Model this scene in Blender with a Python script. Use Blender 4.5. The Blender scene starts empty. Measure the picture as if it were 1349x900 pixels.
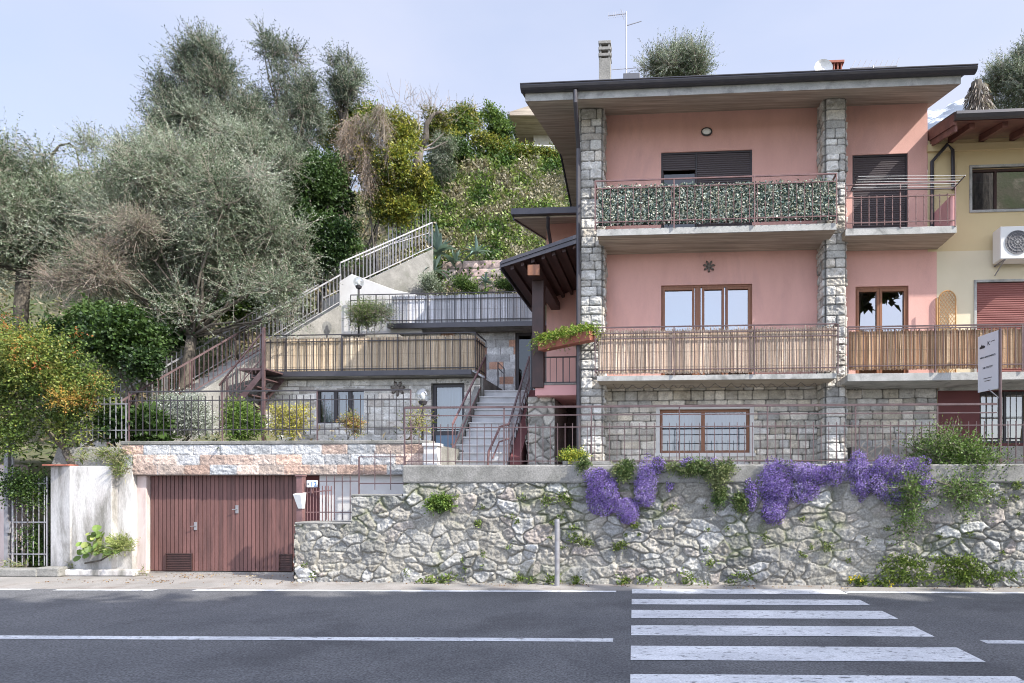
import bpy, math, random
import numpy as np
from mathutils import Vector
random.seed(7)
RS = np.random.RandomState(11)
C = bpy.context.scene.collection
F, CX, CY, CH = 840.0, 818.0, 644.0, 1.7      # focal length in pixels of the 1349 px wide picture, principal point, eye height

# ---------------------------------------------------------------- frames
class Frame:
    """a plan direction: u runs to the right along a facade, v runs away from the street"""
    def __init__(s, th):
        s.c, s.s = math.cos(th), math.sin(th)
    def P(s, u, v, z):
        return (u*s.c + v*s.s, -u*s.s + v*s.c, z)
    def u(s, px, v):
        t = (px-CX)/F
        return v*(t*s.c - s.s)/(s.c + t*s.s)
    def z(s, px, py, v):
        y = -s.u(px, v)*s.s + v*s.c
        return CH + (CY-py)*y/F
    def at(s, px, py, v):
        return s.P(s.u(px, v), v, s.z(px, py, v))
H = Frame(0.066)      # the houses
R = Frame(0.0486)     # the roadside wall and the garage
S = Frame(0.02)       # the street
def W(px, py, Y):
    return ((px-CX)*Y/F, Y, CH + (CY-py)*Y/F)

# ---------------------------------------------------------------- materials
MATS = {}
def nodes(name):
    m = bpy.data.materials.new(name); m.use_nodes = True
    nt = m.node_tree; nt.nodes.clear()
    out = nt.nodes.new('ShaderNodeOutputMaterial')
    return m, nt, out
def N(nt, t, **kw):
    n = nt.nodes.new(t)
    for k, v in kw.items(): setattr(n, k, v)
    return n
def noise(nt, co, scale, detail=6, rough=.6, dist=0):
    n = N(nt, 'ShaderNodeTexNoise'); n.inputs['Scale'].default_value = scale
    n.inputs['Detail'].default_value = detail; n.inputs['Roughness'].default_value = rough
    n.inputs['Distortion'].default_value = dist
    nt.links.new(co, n.inputs['Vector']); return n.outputs['Fac']
def ramp(nt, fac, a, b):
    r = N(nt, 'ShaderNodeMapRange'); r.inputs['From Min'].default_value = a; r.inputs['From Max'].default_value = b
    nt.links.new(fac, r.inputs['Value']); return r.outputs['Result']
def mixc(nt, fac, a, b, mode='MIX'):
    m = N(nt, 'ShaderNodeMix', data_type='RGBA', blend_type=mode)
    for sock, v in ((m.inputs['Factor'], fac), (m.inputs['A'], a), (m.inputs['B'], b)):
        if isinstance(v, (int, float)): sock.default_value = v
        elif isinstance(v, tuple): sock.default_value = (*v[:3], 1)
        else: nt.links.new(v, sock)
    return m.outputs['Result']
def mat(name, col, rough=.8, var=None, vscale=3., bump=0., bscale=60., dirt=None, dscale=1.2, dlo=.5, dhi=.75,
        attr=False, stretch=(1, 1, 1), metallic=0., fine=0., spec=.5):
    """col: base colour; var: a second colour mixed in by noise; dirt: stain colour in patches; attr: colour from the mesh"""
    m, nt, out = nodes(name)
    geo = N(nt, 'ShaderNodeNewGeometry'); mp = N(nt, 'ShaderNodeMapping')
    nt.links.new(geo.outputs['Position'], mp.inputs['Vector']); mp.inputs['Scale'].default_value = stretch
    co = mp.outputs['Vector']
    if attr:
        a = N(nt, 'ShaderNodeAttribute', attribute_name='Col'); c = a.outputs['Color']
    else:
        rgb = N(nt, 'ShaderNodeRGB'); rgb.outputs[0].default_value = (*col, 1); c = rgb.outputs[0]
    if var: c = mixc(nt, ramp(nt, noise(nt, co, vscale), .35, .65), c, var)
    if dirt: c = mixc(nt, ramp(nt, noise(nt, co, dscale, 8, .65, .4), dlo, dhi), c, dirt)
    if fine:
        f = ramp(nt, noise(nt, co, bscale*1.3, 3), .32, .68)
        v = N(nt, 'ShaderNodeHueSaturation'); nt.links.new(c, v.inputs['Color'])
        mm = N(nt, 'ShaderNodeMapRange'); mm.inputs['To Min'].default_value = 1-fine; mm.inputs['To Max'].default_value = 1+fine
        nt.links.new(f, mm.inputs['Value']); nt.links.new(mm.outputs['Result'], v.inputs['Value']); c = v.outputs['Color']
    b = N(nt, 'ShaderNodeBsdfPrincipled'); nt.links.new(c, b.inputs['Base Color'])
    b.inputs['Roughness'].default_value = rough; b.inputs['Metallic'].default_value = metallic
    b.inputs['Specular IOR Level'].default_value = spec
    if bump:
        bp = N(nt, 'ShaderNodeBump'); bp.inputs['Strength'].default_value = 1.0; bp.inputs['Distance'].default_value = bump
        nt.links.new(noise(nt, co, bscale, 5), bp.inputs['Height']); nt.links.new(bp.outputs['Normal'], b.inputs['Normal'])
    nt.links.new(b.outputs[0], out.inputs[0]); MATS[name] = m
    return m
def leafmat(name, trans=.3, rough=.55):
    m, nt, out = nodes(name)
    a = N(nt, 'ShaderNodeAttribute', attribute_name='Col')
    b = N(nt, 'ShaderNodeBsdfPrincipled'); b.inputs['Roughness'].default_value = rough
    b.inputs['Specular IOR Level'].default_value = .35
    t = N(nt, 'ShaderNodeBsdfTranslucent'); mx = N(nt, 'ShaderNodeMixShader'); mx.inputs[0].default_value = trans
    nt.links.new(a.outputs['Color'], b.inputs['Base Color'])
    g = mixc(nt, .5, a.outputs['Color'], (.9, 1., .5), 'MULTIPLY'); nt.links.new(g, t.inputs['Color'])
    nt.links.new(b.outputs[0], mx.inputs[1]); nt.links.new(t.outputs[0], mx.inputs[2]); nt.links.new(mx.outputs[0], out.inputs[0])
    return m
def glassmat(name, refl, tint=(.8, .85, .88), rough=.01, flat=False):
    m, nt, out = nodes(name)
    t = N(nt, 'ShaderNodeBsdfTransparent'); t.inputs[0].default_value = (*tint, 1)
    g = N(nt, 'ShaderNodeBsdfGlossy'); g.inputs['Roughness'].default_value = rough
    mx = N(nt, 'ShaderNodeMixShader')
    lw = N(nt, 'ShaderNodeFresnel'); lw.inputs['IOR'].default_value = 1.5
    mm = N(nt, 'ShaderNodeMapRange'); mm.inputs['From Min'].default_value = .04; mm.inputs['To Min'].default_value = refl
    nt.links.new(lw.outputs[0], mm.inputs['Value']); mx.inputs[0].default_value = refl
    if not flat: nt.links.new(mm.outputs[0], mx.inputs[0])
    nt.links.new(t.outputs[0], mx.inputs[1]); nt.links.new(g.outputs[0], mx.inputs[2]); nt.links.new(mx.outputs[0], out.inputs[0])
    return m

M = dict(
 pink=mat('pink_render', (.70, .405, .35), .9, (.63, .36, .31), 1.6, .002, 60, dirt=(.50, .30, .275), dscale=1.0, dlo=.53, dhi=.85, stretch=(1.6, 1.6, .5), fine=.05),
 pinkside=mat('pink_parapet', (.64, .33, .32), .9, (.6, .32, .31), 2, .001, 90),
 yellow=mat('yellow_render', (.62, .50, .29), .9, (.59, .475, .28), 1.3, .001, 90),
 paleyellow=mat('pale_yellow_render', (.68, .60, .44), .9, (.64, .565, .41), 1.3, .001, 90, dirt=(.55, .5, .36), dlo=.6, dhi=.9),
 concrete=mat('concrete', (.26, .25, .23), .9, (.17, .165, .15), 2.5, .006, 30, dirt=(.12, .12, .10), dscale=1.7, dlo=.5, dhi=.72, fine=.22),
 slabedge=mat('painted_slab_edge', (.44, .43, .41), .85, (.33, .33, .31), 4, .003, 50, dirt=(.17, .17, .16), dscale=2.5, dlo=.52, dhi=.7, fine=.1),
 soffit=mat('board_marked_concrete', (.45, .385, .305), .9, (.28, .235, .185), 2.2, .004, 6, stretch=(.22, 4, 4), fine=.25, dirt=(.26, .22, .17), dscale=.8, dlo=.55, dhi=.8),
 darkmetal=mat('dark_gutter_metal', (.050, .047, .055), .38, (.065, .06, .065), 5, metallic=.3),
 brownmetal=mat('purple_brown_paint', (.078, .045, .046), .5, (.12, .075, .075), 6, .0006, 120),
 pinkmetal=mat('faded_rose_paint', (.19, .10, .095), .55, (.12, .065, .065), 6, .0006, 120),
 blackmetal=mat('black_iron_paint', (.035, .03, .034), .5),
 greymetal=mat('grey_galvanised', (.30, .30, .31), .5, (.22, .21, .22), 8, metallic=.3),
 plaster=mat('old_white_plaster', (.56, .54, .51), .9, (.42, .39, .365), 1.6, .004, 30, dirt=(.19, .18, .155), dscale=1.6, dlo=.46, dhi=.63, stretch=(1.8, 1.8, .5), fine=.12),
 rose=mat('rose_stained_plaster', (.55, .45, .42), .9, (.42, .33, .30), 2.2, .003, 40, dirt=(.6, .56, .53), dlo=.5, dhi=.7, stretch=(2, 2, .5)),
 white=mat('white_wall_paint', (.62, .61, .59), .8, (.54, .52, .50), 2, .001, 60),
 stone=mat('field_stone', (1, 1, 1), .92, attr=True, bump=.014, bscale=24, fine=.28),
 dressed=mat('dressed_stone', (1, 1, 1), .9, attr=True, bump=.012, bscale=30, fine=.18),
 block=mat('split_face_block', (1, 1, 1), .9, attr=True, bump=.014, bscale=34, fine=.3),
 cane=mat('dry_reed', (1, 1, 1), .75, attr=True, fine=.12, bscale=30),
 asphalt=mat('asphalt', (.078, .080, .086), .85, (.105, .106, .110), .7, .006, 34, fine=.6, dirt=(.060, .061, .066), dscale=.5, dlo=.5, dhi=.62),
 oldasphalt=mat('pale_worn_asphalt', (.20, .19, .175), .9, (.27, .25, .23), 1.1, .006, 42, dirt=(.16, .135, .115), dscale=1.8, dlo=.5, dhi=.7, fine=.25),
 paint=mat('road_paint', (.62, .63, .64), .7, (.44, .45, .47), 1.4, .002, 60, dirt=(.13, .135, .14), dscale=17, dlo=.56, dhi=.63, fine=.25, stretch=(.6, 1.3, 1)),
 garage=mat('red_brown_boards', (1, 1, 1), .65, attr=True, bump=.0015, bscale=30, dirt=(.070, .034, .030), dscale=1.5, dlo=.46, dhi=.70, stretch=(4, 4, .5), fine=.1),
 wood=mat('orange_brown_wood', (.27, .115, .055), .5, (.20, .08, .038), 5, .001, 60, stretch=(6, 6, .6)),
 darkwood=mat('dark_stained_wood', (.055, .024, .020), .55, (.035, .016, .014), 5, .002, 60),
 redwood=mat('red_brown_eaves_wood', (.20, .085, .065), .6, (.14, .06, .05), 5, .001, 60),
 maroon=mat('maroon_render', (.12, .035, .035), .8, (.10, .03, .03), 3),
 shutter=mat('dark_roller_shutter', (.070, .055, .060), .5),
 redshutter=mat('red_brown_roller_shutter', (.24, .085, .075), .55),
 plastic=mat('white_plastic', (.72, .72, .70), .4),
 fan=mat('dark_fan_grille', (.10, .10, .11), .5),
 terracotta=mat('terracotta', (.36, .12, .075), .8, (.28, .10, .07), 8, .002, 60),
 curtain=mat('white_curtain', (.27, .30, .33), .9),
 marble=mat('pale_stone_treads', (.52, .51, .50), .7, (.42, .415, .41), 3, .002, 50, dirt=(.3, .3, .29), dlo=.6, dhi=.8),
 bark=mat('olive_bark', (.13, .11, .085), .95, (.05, .043, .035), 6, .02, 14, stretch=(2, 2, .5)),
 twig=mat('pale_twig', (.36, .31, .26), .9, (.22, .18, .15), 3),
 soil=mat('hillside_soil', (.13, .11, .07), 1., (.07, .09, .035), .8, .03, 6, dirt=(.24, .2, .14), dlo=.55, dhi=.7),
 leaf=leafmat('leaf_foliage', .25, .5), petal=leafmat('flower_petals', .25, .7),
 glass=glassmat('window_glass', .36, (.4, .42, .45)), clear=glassmat('window_glass_clear', .20, (.6, .65, .7)), dimglass=glassmat('window_glass_dim', .07, (.25, .26, .28)),
 globe=glassmat('globe_glass', .22, (.93, .95, .96), flat=True),
 brass=mat('weathered_metal_ornament', (.12, .10, .085), .5, metallic=.4),
 bamboo=mat('yellow_bamboo', (.50, .27, .09), .6, (.40, .20, .06), 9),
 black=mat('black_print', (.03, .03, .035), .7), blue=mat('blue_print', (.05, .18, .45), .6), board=mat('white_sign_board', (.62, .62, .66), .5),
 tile=mat('glazed_tile', (.72, .73, .74), .3), green=mat('green_pipe_paint', (.03, .10, .05), .5),
)
M['glass'].name  # keep

# ---------------------------------------------------------------- object helpers
def tag(o, label=None, cat=None, group=None, kind=None):
    if label: o['label'] = label
    if cat: o['category'] = cat
    if group: o['group'] = group
    if kind: o['kind'] = kind
    return o
def thing(name, loc, label, cat, group=None):
    o = bpy.data.objects.new(name, None); C.objects.link(o); o.location = loc; o.empty_display_size = .2
    return tag(o, label, cat, group)
def wloc(p):
    v = Vector((0, 0, 0))
    while p is not None: v += p.location; p = p.parent
    return v
def link(name, me, m, parent=None, org=None):
    """org: world origin given to a top-level mesh; a child takes its parent's"""
    o = bpy.data.objects.new(name, me); C.objects.link(o)
    if m is not None and not me.materials: me.materials.append(m)
    off = wloc(parent) if parent is not None else Vector(org or (0, 0, 0))
    if off.length:
        n = len(me.vertices); a = np.empty(n*3, np.float32); me.vertices.foreach_get('co', a)
        a = a.reshape(-1, 3) - np.array(off, np.float32); me.vertices.foreach_set('co', a.ravel())
    if parent is not None: o.parent = parent
    else: o.location = off
    me.update()
    return o
class MB:
    def __init__(s): s.v = []; s.f = []; s.c = []
    def add(s, vs, fs, col=None):
        n = len(s.v); s.v += [tuple(p) for p in vs]; s.f += [tuple(i+n for i in f) for f in fs]
        s.c += [col or (1, 1, 1)]*len(vs); return s
    def quad(s, a, b, c, d, col=None): return s.add([a, b, c, d], [(0, 1, 2, 3)], col)
    def hexa(s, p, col=None):
        return s.add(p, [(0, 3, 2, 1), (4, 5, 6, 7), (0, 1, 5, 4), (1, 2, 6, 5), (2, 3, 7, 6), (3, 0, 4, 7)], col)
    def box(s, fr, u0, u1, v0, v1, z0, z1, col=None):
        P = fr.P
        return s.hexa([P(u0, v0, z0), P(u1, v0, z0), P(u1, v1, z0), P(u0, v1, z0), P(u0, v0, z1), P(u1, v0, z1), P(u1, v1, z1), P(u0, v1, z1)], col)
    def prism(s, fr, poly, a0, a1, axis='u', col=None):
        """poly: 2D outline, extruded along u (poly is v,z) or v (poly is u,z) or z (poly is u,v)"""
        k = {'u': lambda p, a: fr.P(a, p[0], p[1]), 'v': lambda p, a: fr.P(p[0], a, p[1]), 'z': lambda p, a: fr.P(p[0], p[1], a)}[axis]
        n = len(poly)
        return s.add([k(p, a0) for p in poly]+[k(p, a1) for p in poly],
              [tuple(range(n))[::-1], tuple(range(n, 2*n))]+[(i, (i+1) % n, n+(i+1) % n, n+i) for i in range(n)], col)
    def tube(s, pts, r, n=6, col=None, cap=True):
        pts = [Vector(p) for p in pts]; rr = r if isinstance(r, (list, tuple)) else [r]*len(pts)
        vs = []; up = None
        for i, p in enumerate(pts):
            d = (pts[min(i+1, len(pts)-1)]-pts[max(i-1, 0)]).normalized()
            if up is None: up = Vector((0, 0, 1)) if abs(d.z) < .9 else Vector((0, 1, 0))
            a = d.cross(up).normalized(); b = a.cross(d)
            for k in range(n):
                t = 2*math.pi*(k+.5)/n; vs.append(p+(a*math.cos(t)+b*math.sin(t))*rr[i])
        fs = [(i*n+k, i*n+(k+1) % n, (i+1)*n+(k+1) % n, (i+1)*n+k) for i in range(len(pts)-1) for k in range(n)]
        if cap: fs += [tuple(range(n))[::-1], tuple((len(pts)-1)*n+k for k in range(n))]
        return s.add(vs, fs, col)
    def ball(s, c, r, nu=16, nv=10, col=None, sc=(1, 1, 1)):
        vs = []; fs = []
        for j in range(nv+1):
            th = math.pi*j/nv
            for i in range(nu):
                ph = 2*math.pi*i/nu
                vs.append((c[0]+r*sc[0]*math.sin(th)*math.cos(ph), c[1]+r*sc[1]*math.sin(th)*math.sin(ph), c[2]+r*sc[2]*math.cos(th)))
        for j in range(nv):
            for i in range(nu): fs.append((j*nu+i, (j+1)*nu+i, (j+1)*nu+(i+1) % nu, j*nu+(i+1) % nu))
        return s.add(vs, fs, col)
    def build(s, name, m, parent=None, bevel=0, org=None, smooth=False, colored=False):
        me = bpy.data.meshes.new(name); me.from_pydata(s.v, [], s.f); 
        if colored:
            at = me.color_attributes.new('Col', 'FLOAT_COLOR', 'POINT')
            a = np.ones((len(s.v), 4), np.float32); a[:, :3] = np.array(s.c, np.float32); at.data.foreach_set('color', a.ravel())
        if smooth: me.polygons.foreach_set('use_smooth', [True]*len(me.polygons))
        o = link(name, me, m, parent, org)
        if bevel:
            b = o.modifiers.new('Bevel', 'BEVEL'); b.width = bevel; b.segments = 2; b.limit_method = 'ANGLE'; b.angle_limit = .6
        return o
def npmesh(name, verts, faces, m, parent=None, cols=None, org=None, smooth=False):
    """verts (n,3), faces (k,4 or 3) numpy"""
    me = bpy.data.meshes.new(name); n = len(verts); k, q = faces.shape
    me.vertices.add(n); me.vertices.foreach_set('co', np.asarray(verts, np.float32).ravel())
    me.loops.add(k*q); me.loops.foreach_set('vertex_index', faces.astype(np.int32).ravel())
    me.polygons.add(k); me.polygons.foreach_set('loop_start', np.arange(k, dtype=np.int32)*q)
    try: me.polygons.foreach_set('loop_total', np.full(k, q, np.int32))
    except Exception: pass
    if smooth: me.polygons.foreach_set('use_smooth', np.ones(k, bool))
    me.update(calc_edges=True)
    if cols is not None:
        at = me.color_attributes.new('Col', 'FLOAT_COLOR', 'POINT'); a = np.ones((n, 4), np.float32); a[:, :3] = np.clip(cols, .002, .95)
        at.data.foreach_set('color', a.ravel())
    return link(name, me, m, parent, org)

# ---------------------------------------------------------------- numpy noise
_L = RS.rand(256, 256)
def vn(x, y):
    xi = np.floor(x).astype(int); yi = np.floor(y).astype(int); fx = x-xi; fy = y-yi
    fx = fx*fx*(3-2*fx); fy = fy*fy*(3-2*fy); g = lambda a, b: _L[a % 256, b % 256]
    return (g(xi, yi)*(1-fx)+g(xi+1, yi)*fx)*(1-fy)+(g(xi, yi+1)*(1-fx)+g(xi+1, yi+1)*fx)*fy
def fbm(x, y, o=4, seed=0):
    t = 0; a = .5
    for i in range(o): t = t+a*vn(x*2**i+seed*17.3+i*5.1, y*2**i+seed*9.7+i*3.3); a *= .5
    return t
def hsh(i, k=0):
    return np.mod(np.sin(i*127.1+k*311.7)*43758.5453, 1.0)

# ---------------------------------------------------------------- masonry: a relief of stones worked out on a grid
def rubble(cw, ch, warp=.12, seed=0, wv=.34):
    def fn(x, z):
        xx = x+warp*(fbm(x*2.2, z*2.2, 3, seed)-.5)*2; zz = z+warp*.8*(fbm(x*2.2, z*2.2, 3, seed+3)-.5)*2
        gx = xx/cw; gz = zz/ch; ix = np.floor(gx); iz = np.floor(gz)
        d1 = np.full(x.shape, 9.); d2 = d1.copy(); idn = np.zeros(x.shape)
        for dz in (-2, -1, 0, 1, 2):
            for dx in (-2, -1, 0, 1, 2):
                a = ix+dx; b = iz+dz; h = a*57+b*131+seed*7
                w = (hsh(h, 5)-.5)*wv
                px = a+.5+(hsh(h, 1)-.5)*.95+.5*(b % 2); pz = b+.5+(hsh(h, 2)-.5)*.9
                d = np.hypot((gx-px)*1., (gz-pz)*1.)-w
                near = d < d1
                d2 = np.where(near, d1, np.minimum(d2, d)); idn = np.where(near, h, idn); d1 = np.where(near, d, d1)
        return idn, (d2-d1)*.5*min(cw, ch)
    return fn
def coursed(rows, wmin, wmax, u0, u1, seed=0, wob=.012, ends=True):
    """rows: list of heights from the bottom up (relative z)"""
    rnd = random.Random(seed); zb = np.cumsum([0]+list(rows)); cells = []
    for r in rows:
        x = u0-(0 if ends else rnd.random()*wmax); e = [x]
        while x < u1:
            w = rnd.uniform(wmin, wmax)
            if ends and u1-x-w < wmin*.6: w = u1-x+1e-3
            x += w; e.append(x)
        cells.append(np.array(e))
    def fn(x, z, z0=0):
        zz = z-z0+wob*(fbm(x*3, z*3, 2, seed)-.5)*2; xx = x+wob*(fbm(x*4, z*4, 2, seed+5)-.5)*2
        zz = np.clip(zz, 1e-4, zb[-1]-1e-4); xx = np.clip(xx, u0+1e-4, u1-1e-4)
        ri = np.clip(np.searchsorted(zb, zz, side='right')-1, 0, len(rows)-1)
        idn = np.zeros(x.shape); ed = np.minimum(zz-zb[ri], zb[ri+1]-zz)
        for i, e in enumerate(cells):
            k = ri == i
            if not k.any(): continue
            ci = np.clip(np.searchsorted(e, xx[k], side='right')-1, 0, len(e)-2)
            dx = np.minimum(xx[k]-e[ci], e[ci+1]-xx[k]); dz = ed[k]
            rr = .03
            ed[k] = np.where((dx < rr) & (dz < rr), rr-np.hypot(rr-dx, rr-dz), np.minimum(dx, dz)); idn[k] = i*71+ci*13+seed*3.7
        return idn, ed
    return fn
def masonry(name, posfn, u0, u1, z0, z1, res, cell, relief, joint, pal, m, parent, mortar=(.3, .29, .26), rough=.012,
            moss=0, tilt=.02, seed=0, smear=0, holes=(), zfn=None, topfn=None, org=None, light=None):
    """posfn(u, z, out) -> world position arrays; out is how far the surface stands proud"""
    nu = max(2, int((u1-u0)/res)+1); nz = max(2, int((z1-z0)/res)+1)
    uu, zz = np.meshgrid(np.linspace(u0, u1, nu), np.linspace(z0, z1, nz), indexing='ij')
    idn, ed = cell(uu, zz)
    e = np.clip(ed/joint, 0, 1); prof = 1-(1-e)**3.2
    s = e**.5
    tl = (hsh(idn, 3)-.5)*tilt*2*np.sin((uu+hsh(idn, 8))*9)+(hsh(idn, 4)-.5)*tilt*2*np.sin((zz+hsh(idn, 9))*11)
    rn = (np.abs(fbm(uu*9+hsh(idn, 1)*40, zz*11+hsh(idn, 2)*40, 4, seed)-.47))*2.6
    out = prof*relief*(.45+.75*hsh(idn, 6)) + s*(rn*rough*1.5+tl*.6) + (fbm(uu*14, zz*14, 3, seed+2)-.5)*rough + (np.abs(fbm(uu*27, zz*27, 3, seed+12)-.45))*rough*1.6*s
    if smear:
        sm = np.clip((fbm(uu*1.1+9, zz*1.5+4, 4, seed+40)-.36)*4, 0, 1)*smear; out = out*(1-sm*.55)+sm*relief*.42
    pal = np.array(pal, float); ci = (hsh(idn, 11)*len(pal)).astype(int) % len(pal); col = pal[ci]*(.72+.56*hsh(idn, 12))[..., None]
    col = col*(.62+.76*fbm(uu*9, zz*9, 5, seed+8))[..., None]
    k = np.clip((e-.18)/.35, 0, 1)[..., None]; dk = (.68+.32*np.clip(e/.22, 0, 1))[..., None]
    mo = np.array(mortar)*(.8+.4*fbm(uu*5, zz*5, 3, seed+4))[..., None]
    col = (mo*(1-k)+col*k)*dk
    if smear: col = col*(1-sm[..., None]*.8)+(np.array(mortar)*1.22*(.75+.5*fbm(uu*6, zz*6, 4, seed+41))[..., None])*sm[..., None]*.8
    if light: col = light(uu, zz, col)
    if moss:
        mk = np.clip((fbm(uu*1.3, zz*1.3, 4, seed+6)-.52)*9, 0, 1)*np.clip(1.25-e, 0, 1)*moss
        col = col*(1-mk[..., None])+np.array((.085, .105, .035))*mk[..., None]
    x, y, z = posfn(uu, zz, out)
    V = np.stack([x, y, z], -1).reshape(-1, 3)
    i, j = np.meshgrid(np.arange(nu-1), np.arange(nz-1), indexing='ij'); a = (i*nz+j).ravel()
    Fc = np.stack([a, a+nz, a+nz+1, a+1], 1)
    cu = (uu[:-1, :-1]+uu[1:, 1:]).ravel()/2; cz = (zz[:-1, :-1]+zz[1:, 1:]).ravel()/2; keep = np.ones(len(Fc), bool)
    for (a0, a1, b0, b1) in holes: keep &= ~((cu > a0) & (cu < a1) & (cz > b0) & (cz < b1))
    if topfn is not None: keep &= cz < topfn(cu)
    return npmesh(name, V, Fc[keep], m, parent, col.reshape(-1, 3), org, smooth=True)
def face(fr, v):        # a panel that looks at the street
    return lambda u, z, o: (u*fr.c+(v-o)*fr.s, -u*fr.s+(v-o)*fr.c, z)
def side(fr, uc, sgn):  # a panel whose normal is along u; its own u is v
    return lambda vv, z, o: ((uc+sgn*o)*fr.c+vv*fr.s, -(uc+sgn*o)*fr.s+vv*fr.c, z)

# ---------------------------------------------------------------- foliage
def unit(a): return a/np.maximum(np.linalg.norm(a, axis=-1, keepdims=True), 1e-6)
def leafset(P, D, L, Wd, cols):
    n = len(P); r = unit(RS.normal(size=(n, 3))); s = unit(np.cross(D, r)); L = np.broadcast_to(L, (n,))[:, None]; w = np.broadcast_to(Wd, (n,))[:, None]
    nn = np.cross(D, s)*L*.12
    V = np.stack([P, P+D*L*.5+s*w*.5+nn, P+D*L, P+D*L*.5-s*w*.5+nn], 1).reshape(-1, 3)
    Fc = np.arange(n*4).reshape(n, 4); return V, Fc, np.repeat(cols, 4, 0)
def palcols(n, pal, jit=.25, key=None):
    pal = np.array(pal, float)
    i = (RS.rand(n)*len(pal)).astype(int) if key is None else np.clip((key*len(pal)).astype(int), 0, len(pal)-1)
    return pal[i]*(1+(RS.rand(n, 1)-.5)*2*jit)
def lumps(c, r, k, spread=.75, size=.42, seed=None):
    """sub-clumps of an uneven crown inside an ellipsoid"""
    c = np.array(c, float); r = np.array(r, float); out = []
    for i in range(k):
        d = unit(RS.normal(size=3)); q = RS.rand()**.45*spread
        out.append(np.concatenate([c+d*q*r, r*size*RS.uniform(.6, 1.2)]))
    return np.array(out)
def sprays(bl, n, tl, nl, lL, lW, pal, up=.4, rnd=.6, hang=0., shell=.5, jit=.3):
    """n twigs rooted in the clumps bl, each with nl leaves; returns leaf arrays and twig segments"""
    vol = bl[:, 3]*bl[:, 4]*bl[:, 5]; w = vol**.7; b = RS.choice(len(bl), n, p=w/w.sum())
    d = unit(RS.normal(size=(n, 3))); q = RS.rand(n, 1)**shell; P = bl[b, :3]+d*q*bl[b, 3:6]
    D = unit(d*.6+np.array([0, 0, up-hang])+RS.normal(size=(n, 3))*rnd)
    T = tl*(.5+RS.rand(n, 1)); E = P+D*T+np.array([0, 0, -hang*.5])*T
    t = np.tile(np.linspace(.12, 1, nl), (n, 1))+RS.normal(size=(n, nl))*.03
    LP = P[:, None]+(E-P)[:, None]*t[..., None]; LD = unit(D[:, None]*.7+RS.normal(size=(n, nl, 3))*.62)
    key = np.clip(hsh(b*3.1, 2)*.75+RS.rand(n)*.2, 0, .999)
    cols = palcols(n*nl, pal, jit, np.clip(np.repeat(key, nl)+RS.normal(size=n*nl)*.18, 0, .999))
    return leafset(LP.reshape(-1, 3), LD.reshape(-1, 3), lL*(.6+.8*RS.rand(n*nl)), lW*(.6+.8*RS.rand(n*nl)), cols), (P, E)
def twigmesh(name, PE, r, parent, m, keep=1.):
    P, E = PE
    if keep < 1: k = RS.rand(len(P)) < keep; P, E = P[k], E[k]
    n = len(P); d = unit(E-P); a = unit(np.cross(d, RS.normal(size=(n, 3)))); b = np.cross(d, a); V = []
    for k in range(3):
        th = 2.094*k; o = (a*math.cos(th)+b*math.sin(th)); V.append(P+o*r)
    for k in range(3):
        th = 2.094*k; o = (a*math.cos(th)+b*math.sin(th)); V.append(E+o*r*.35)
    V = np.stack(V, 1).reshape(-1, 3); base = np.arange(n)[:, None]*6
    Fc = np.concatenate([base+np.array([k, (k+1) % 3, 3+(k+1) % 3, 3+k]) for k in range(3)], 0)
    return npmesh(name, V, Fc, m, parent)
OLIVE = [(.045, .07, .035), (.115, .155, .09), (.19, .235, .155), (.26, .305, .22), (.37, .40, .33)]
DARKOL = [(.035, .055, .035), (.08, .11, .07), (.14, .18, .12), (.26, .30, .23)]
IVY = [(.012, .030, .008), (.025, .055, .012), (.045, .085, .018), (.07, .12, .03)]
YELLOWG = [(.10, .14, .02), (.20, .22, .03), (.32, .30, .04), (.13, .12, .03), (.05, .08, .015)]
FRESH = [(.06, .12, .02), (.11, .18, .035), (.17, .24, .05)]
# ================================================================ the setting
g = MB(); g.quad((-4000, -4000, -.02), (4000, -4000, -.02), (4000, 6000, -.02), (-4000, 6000, -.02))
tag(g.build('ground', M['soil']), kind='structure')
def sheet(name, fr, u0, u1, v0, v1, z, m):
    b = MB(); P = fr.P; b.quad(P(u0, v0, z), P(u1, v0, z), P(u1, v1, z), P(u0, v1, z)); return tag(b.build(name, m), kind='structure')
sheet('shoulder', R, -60, 60, 9.2, 12.6, .0, M['oldasphalt'])
sheet('road', S, -60, 60, 3.2, 10.62, .004, M['asphalt'])
sheet('pavement', S, -60, 60, -4, 3.2, .002, M['oldasphalt'])
def vS(py, px=832): # depth of a ground row in the street frame
    y = F*CH/(py-CY); x = (px-CX)*y/F; return y*S.c+x*S.s
def uS(px, py):
    y = F*CH/(py-CY); x = (px-CX)*y/F; return x*S.c-y*S.s
for (a, b, py) in ((0, 36, 778), (72, 205, 778), (253, 812, 778.8), (1113, 1349, 780.5)):
    ua, ub = uS(a, py), uS(b, py); ua -= 8 if a == 0 else 0; ub += 8 if b == 1349 else 0
    v = 10.50; sheet('edge_line', S, ua, ub, v-.075, v+.075, .009, M['paint'])
for (a, b, py) in ((-600, 808, 842), (1285, 2000, 847)):
    v = 7.13; sheet('centre_line', S, uS(a, 842), uS(b, 842), v-.08, v+.08, .009, M['paint'])
for (va, vb) in ((10.3, 10.76), (9.33, 9.78), (8.35, 8.9), (7.36, 7.9), (6.3, 6.87), (5.25, 5.82), (4.25, 4.8)):
    sheet('crossing_stripe', S, -.03, 3.44, va, vb, .010, M['paint'])

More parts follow.
